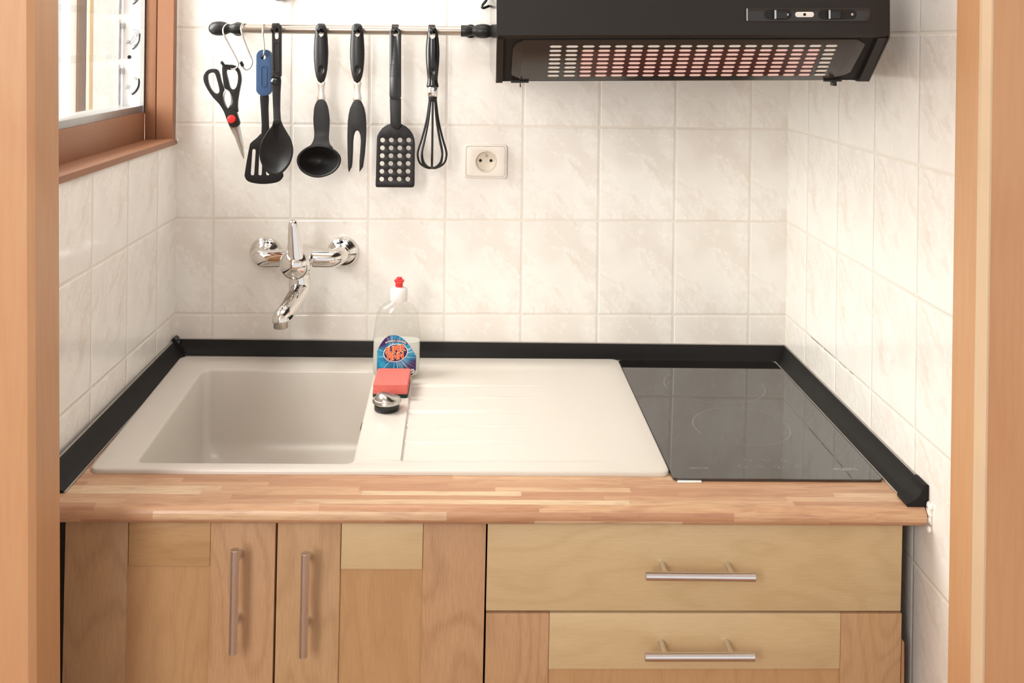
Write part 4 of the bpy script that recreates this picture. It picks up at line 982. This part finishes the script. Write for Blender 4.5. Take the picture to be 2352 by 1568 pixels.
# ------------------------------------------------------------------ cooker hood
hd = thing('cooker_hood', 'black slim cooker hood above the hob with slotted filter underneath', 'hood', (0.86, -0.3, 1.47), tilt=HTILT)
HX0, HX1 = 0.6045, 1.1145
FYH, BYH = -0.656, -0.586; ZB, ZF = 1.4655, 1.5285
b = NB(); box(b, (HX0 + 0.0012, -0.580, ZB + 0.001), (HX1 - 0.0012, -0.002, 1.67)); obj('body', b, M['hood'], hd)
b = NB(); rings(b, [[(x, FYH, ZF), (x, FYH, 1.672), (x, -0.58, 1.672), (x, -0.58, 1.53), (x, -0.635, 1.5225), (x, FYH + 0.004, 1.5245)] for x in (HX0, HX1)]); obj('front_panel', b, M['hood'], hd, smooth=20)
for x0, x1, nm in ((HX0, HX0 + 0.0085, 'l'), (HX1 - 0.014, HX1, 'r')):
    b = NB()
    pf = [(FYH + 0.001, ZF - 0.0005), (FYH + 0.001, 1.524), (BYH - 0.002, ZB - 0.0010), (BYH + 0.008, ZB - 0.0012), (-0.004, ZB + 0.0005), (-0.004, 1.671), (FYH + 0.001, 1.671)]
    rings(b, [[(x, y, z) for y, z in pf] for x in ((x0 - 0.0006, x0 + 0.0011) if nm == 'l' else (x1 - 0.0011, x1 + 0.0006))])
    obj('side_panel', b, M['hood_side'], hd)
    b = NB(); rings(b, [[(x, FYH + 0.003, 1.5240), (x, BYH - 0.002, ZB - 0.0008), (x, BYH + 0.010, ZB - 0.0008), (x, FYH + 0.030, 1.526)] for x in (x0, x1)]); obj('side_cheek', b, M['hood'], hd, smooth=20)
# filter panel: sloping plane between front lip and lower back edge
def hp3(x, t, off=0.0):
    y = -0.650 + (BYH + 0.650) * t; z = 1.5225 + (ZB - 1.5225) * t
    n = Vector((0, (ZB - 1.5225), -(BYH + 0.650))).normalized()
    return Vector((x, y, z)) + n * off
b = NB()
pc_ = [(HX0 + 0.008, 0.0), (HX1 - 0.012, 0.0), (HX1 - 0.012, 1.0), (HX0 + 0.008, 1.0)]
rings(b, [[hp3(x, t, o) for x, t in pc_] for o in (-0.006, -0.004)]); obj('filter_backing', b, M['dark'], hd)
cl_ = 0.016
pn = [(HX0 + 0.034, 0.03), (HX1 - 0.040, 0.03), (HX1 - 0.036, 0.05), (HX1 - 0.026, 0.14), (HX1 - 0.026, 0.20), (HX1 - 0.029, 0.80), (HX1 - 0.034, 0.86), (HX1 - 0.048, 0.93), (HX1 - 0.050, 0.995), (HX0 + 0.032, 0.995), (HX0 + 0.031, 0.93), (HX0 + 0.021, 0.85), (HX0 + 0.020, 0.78), (HX0 + 0.021, 0.20), (HX0 + 0.025, 0.12), (HX0 + 0.033, 0.06)]
b = NB(); plate(b, pn, [], lambda x, t: hp3(x, t, -0.0015), hp3(0, 0, -0.003) - hp3(0, 0, 0), 0.0004); fp_ = obj('filter_panel', b, M['hood_panel'], hd)
SX0, SDX, SWD = 0.6735, 0.02135, 0.0155
ROWT = [0.165 + 0.0985 * r for r in range(8)]
b = NB(); box(b, (0, 0, 0), (0.00001, 0.00001, 0.00001)); b.clear()
v4 = [b.verts.new(hp3(x, t, -0.0012)) for x, t in ((SX0 + 2 * SDX - 0.002, ROWT[1] - 0.02), (SX0 + 16 * SDX + SWD + 0.002, ROWT[1] - 0.02), (SX0 + 16 * SDX + SWD + 0.002, ROWT[7] + 0.02), (SX0 + 2 * SDX - 0.002, ROWT[7] + 0.02))]
b.faces.new(v4); obj('saturation_indicator', b, M['hood_red'], fp_, label='dark red saturation indicator sheet')
for nm, mt in (('grey', 'mat_grey'), ('pink', 'mat_pink')):
    b = NB()
    for r in range(8):
        for c in range(18):
            pk = (r >= 1 and 2 <= c <= 16)
            if pk != (nm == 'pink'): continue
            x0 = SX0 + c * SDX; t = ROWT[r]; ht = 0.026; hx = 0.0022
            o2 = [(x0 + hx, t - ht), (x0 + SWD - hx, t - ht), (x0 + SWD, t - ht * 0.4), (x0 + SWD, t + ht * 0.4), (x0 + SWD - hx, t + ht), (x0 + hx, t + ht), (x0, t + ht * 0.4), (x0, t - ht * 0.4)]
            b.faces.new([b.verts.new(hp3(x, tt, -0.0009)) for x, tt in o2])
    obj('filter_slot', b, M[mt], fp_, label='pale fleece showing in rows of slots' if nm == 'grey' else 'pink fleece showing in rows of slots')
for x, w_ in ((0.6365, 0.0014), (1.066, 0.0045)):
    b = NB(); box(b, (x, BYH - 0.001, ZB - 0.0068), (x + w_, BYH + 0.012, ZB), 0.0004); box(b, (x - 0.012, BYH, ZB - 0.0010), (x + 0.012, BYH + 0.006, ZB + 0.001)); obj('filter_latch', b, M['black_gloss'], hd)
# control strip
b = NB(); zc = 1.5545
plate(b, rrect(0.9255, zc - 0.0090, 1.0890, zc + 0.0090, 0.002, 3), [], lambda x, z: (x, FYH - 0.0018, z), (0, 0.002, 0), 0.0007); cp = obj('control_panel', b, M['hood_side'], hd)
b = NB(); box(b, (0.9262, FYH - 0.0026, zc - 0.008), (0.9275, FYH - 0.0015, zc + 0.008)); obj('panel_edge', b, M['steel'], cp)
for x0, x1, xk in ((0.9490, 0.9850, 0.9615), (1.0200, 1.0700, 1.0320)):
    b = NB(); plate(b, rrect(x0, zc - 0.0064, x1, zc + 0.0064, 0.0062, 8), [], lambda x, z: (x, FYH - 0.0022, z), (0, 0.001, 0), 0.0); sl = obj('slider_track', b, M['dark'], cp)
    b = NB(); box(b, (xk, FYH - 0.0065, zc - 0.0058), (xk + 0.0165, FYH - 0.002, zc + 0.0058), 0.0006); obj('slider_knob', b, M['black_gloss'], sl)
    b = NB(); box(b, (xk - 0.0004, FYH - 0.0068, zc - 0.0056), (xk + 0.0020, FYH - 0.0062, zc + 0.0056)); obj('slider_trim', b, M['steel'], sl, label='bright metal edge')
    b = NB(); lathe(b, [(0.0022, 0), (0.0018, 0.0010), (0.0004, 0.0014)], (x1 - 0.0060, FYH - 0.0022, zc), (0, -1, 0), 14); obj('slider_dot', b, M['steel'], sl, label='bright metal dot')
b = NB(); plate(b, rrect(0.9895, zc - 0.0034, 1.0140, zc + 0.0034, 0.0033, 8), [], lambda x, z: (x, FYH - 0.0026, z), (0, 0.001, 0), 0.0002); ind = obj('symbol_plate', b, M['mat_grey'], cp, label='pale oval symbol plate')
b = NB(); lathe(b, [(0.0020, 0), (0.0016, 0.0003)], (1.0018, FYH - 0.0026, zc), (0, -1, 0), 14); obj('symbol', b, M['dark'], ind)

# cable beside the hood and the thing whose lower edge shows at the top of the picture
b = NB(); tube(b, spline([PX(1121, -40, -0.02), PX(1119, -5, -0.02), PX(1108, 12, -0.02), PX(1107.5, 17, -0.02), PX(1112, 18, -0.02), PX(1124, 13.5, -0.014)], 6, False), 0.0026, 10); tag(obj('power_cable', b, M['black_gloss']), 'bent black cable at the left side of the cooker hood', 'cable')
p = PX(640, -14, -0.03)
b = NB(); lathe(b, [(0.0125, -0.03), (0.0135, -0.02), (0.0140, 0.0), (0.0125, 0.015), (0.006, 0.024), (0.001, 0.026)], p, (0, -1, 0), 28); tag(obj('round_hook', b, M['black_gloss']), 'round black knob on the wall above the rail at the top edge of the photo', 'hook')
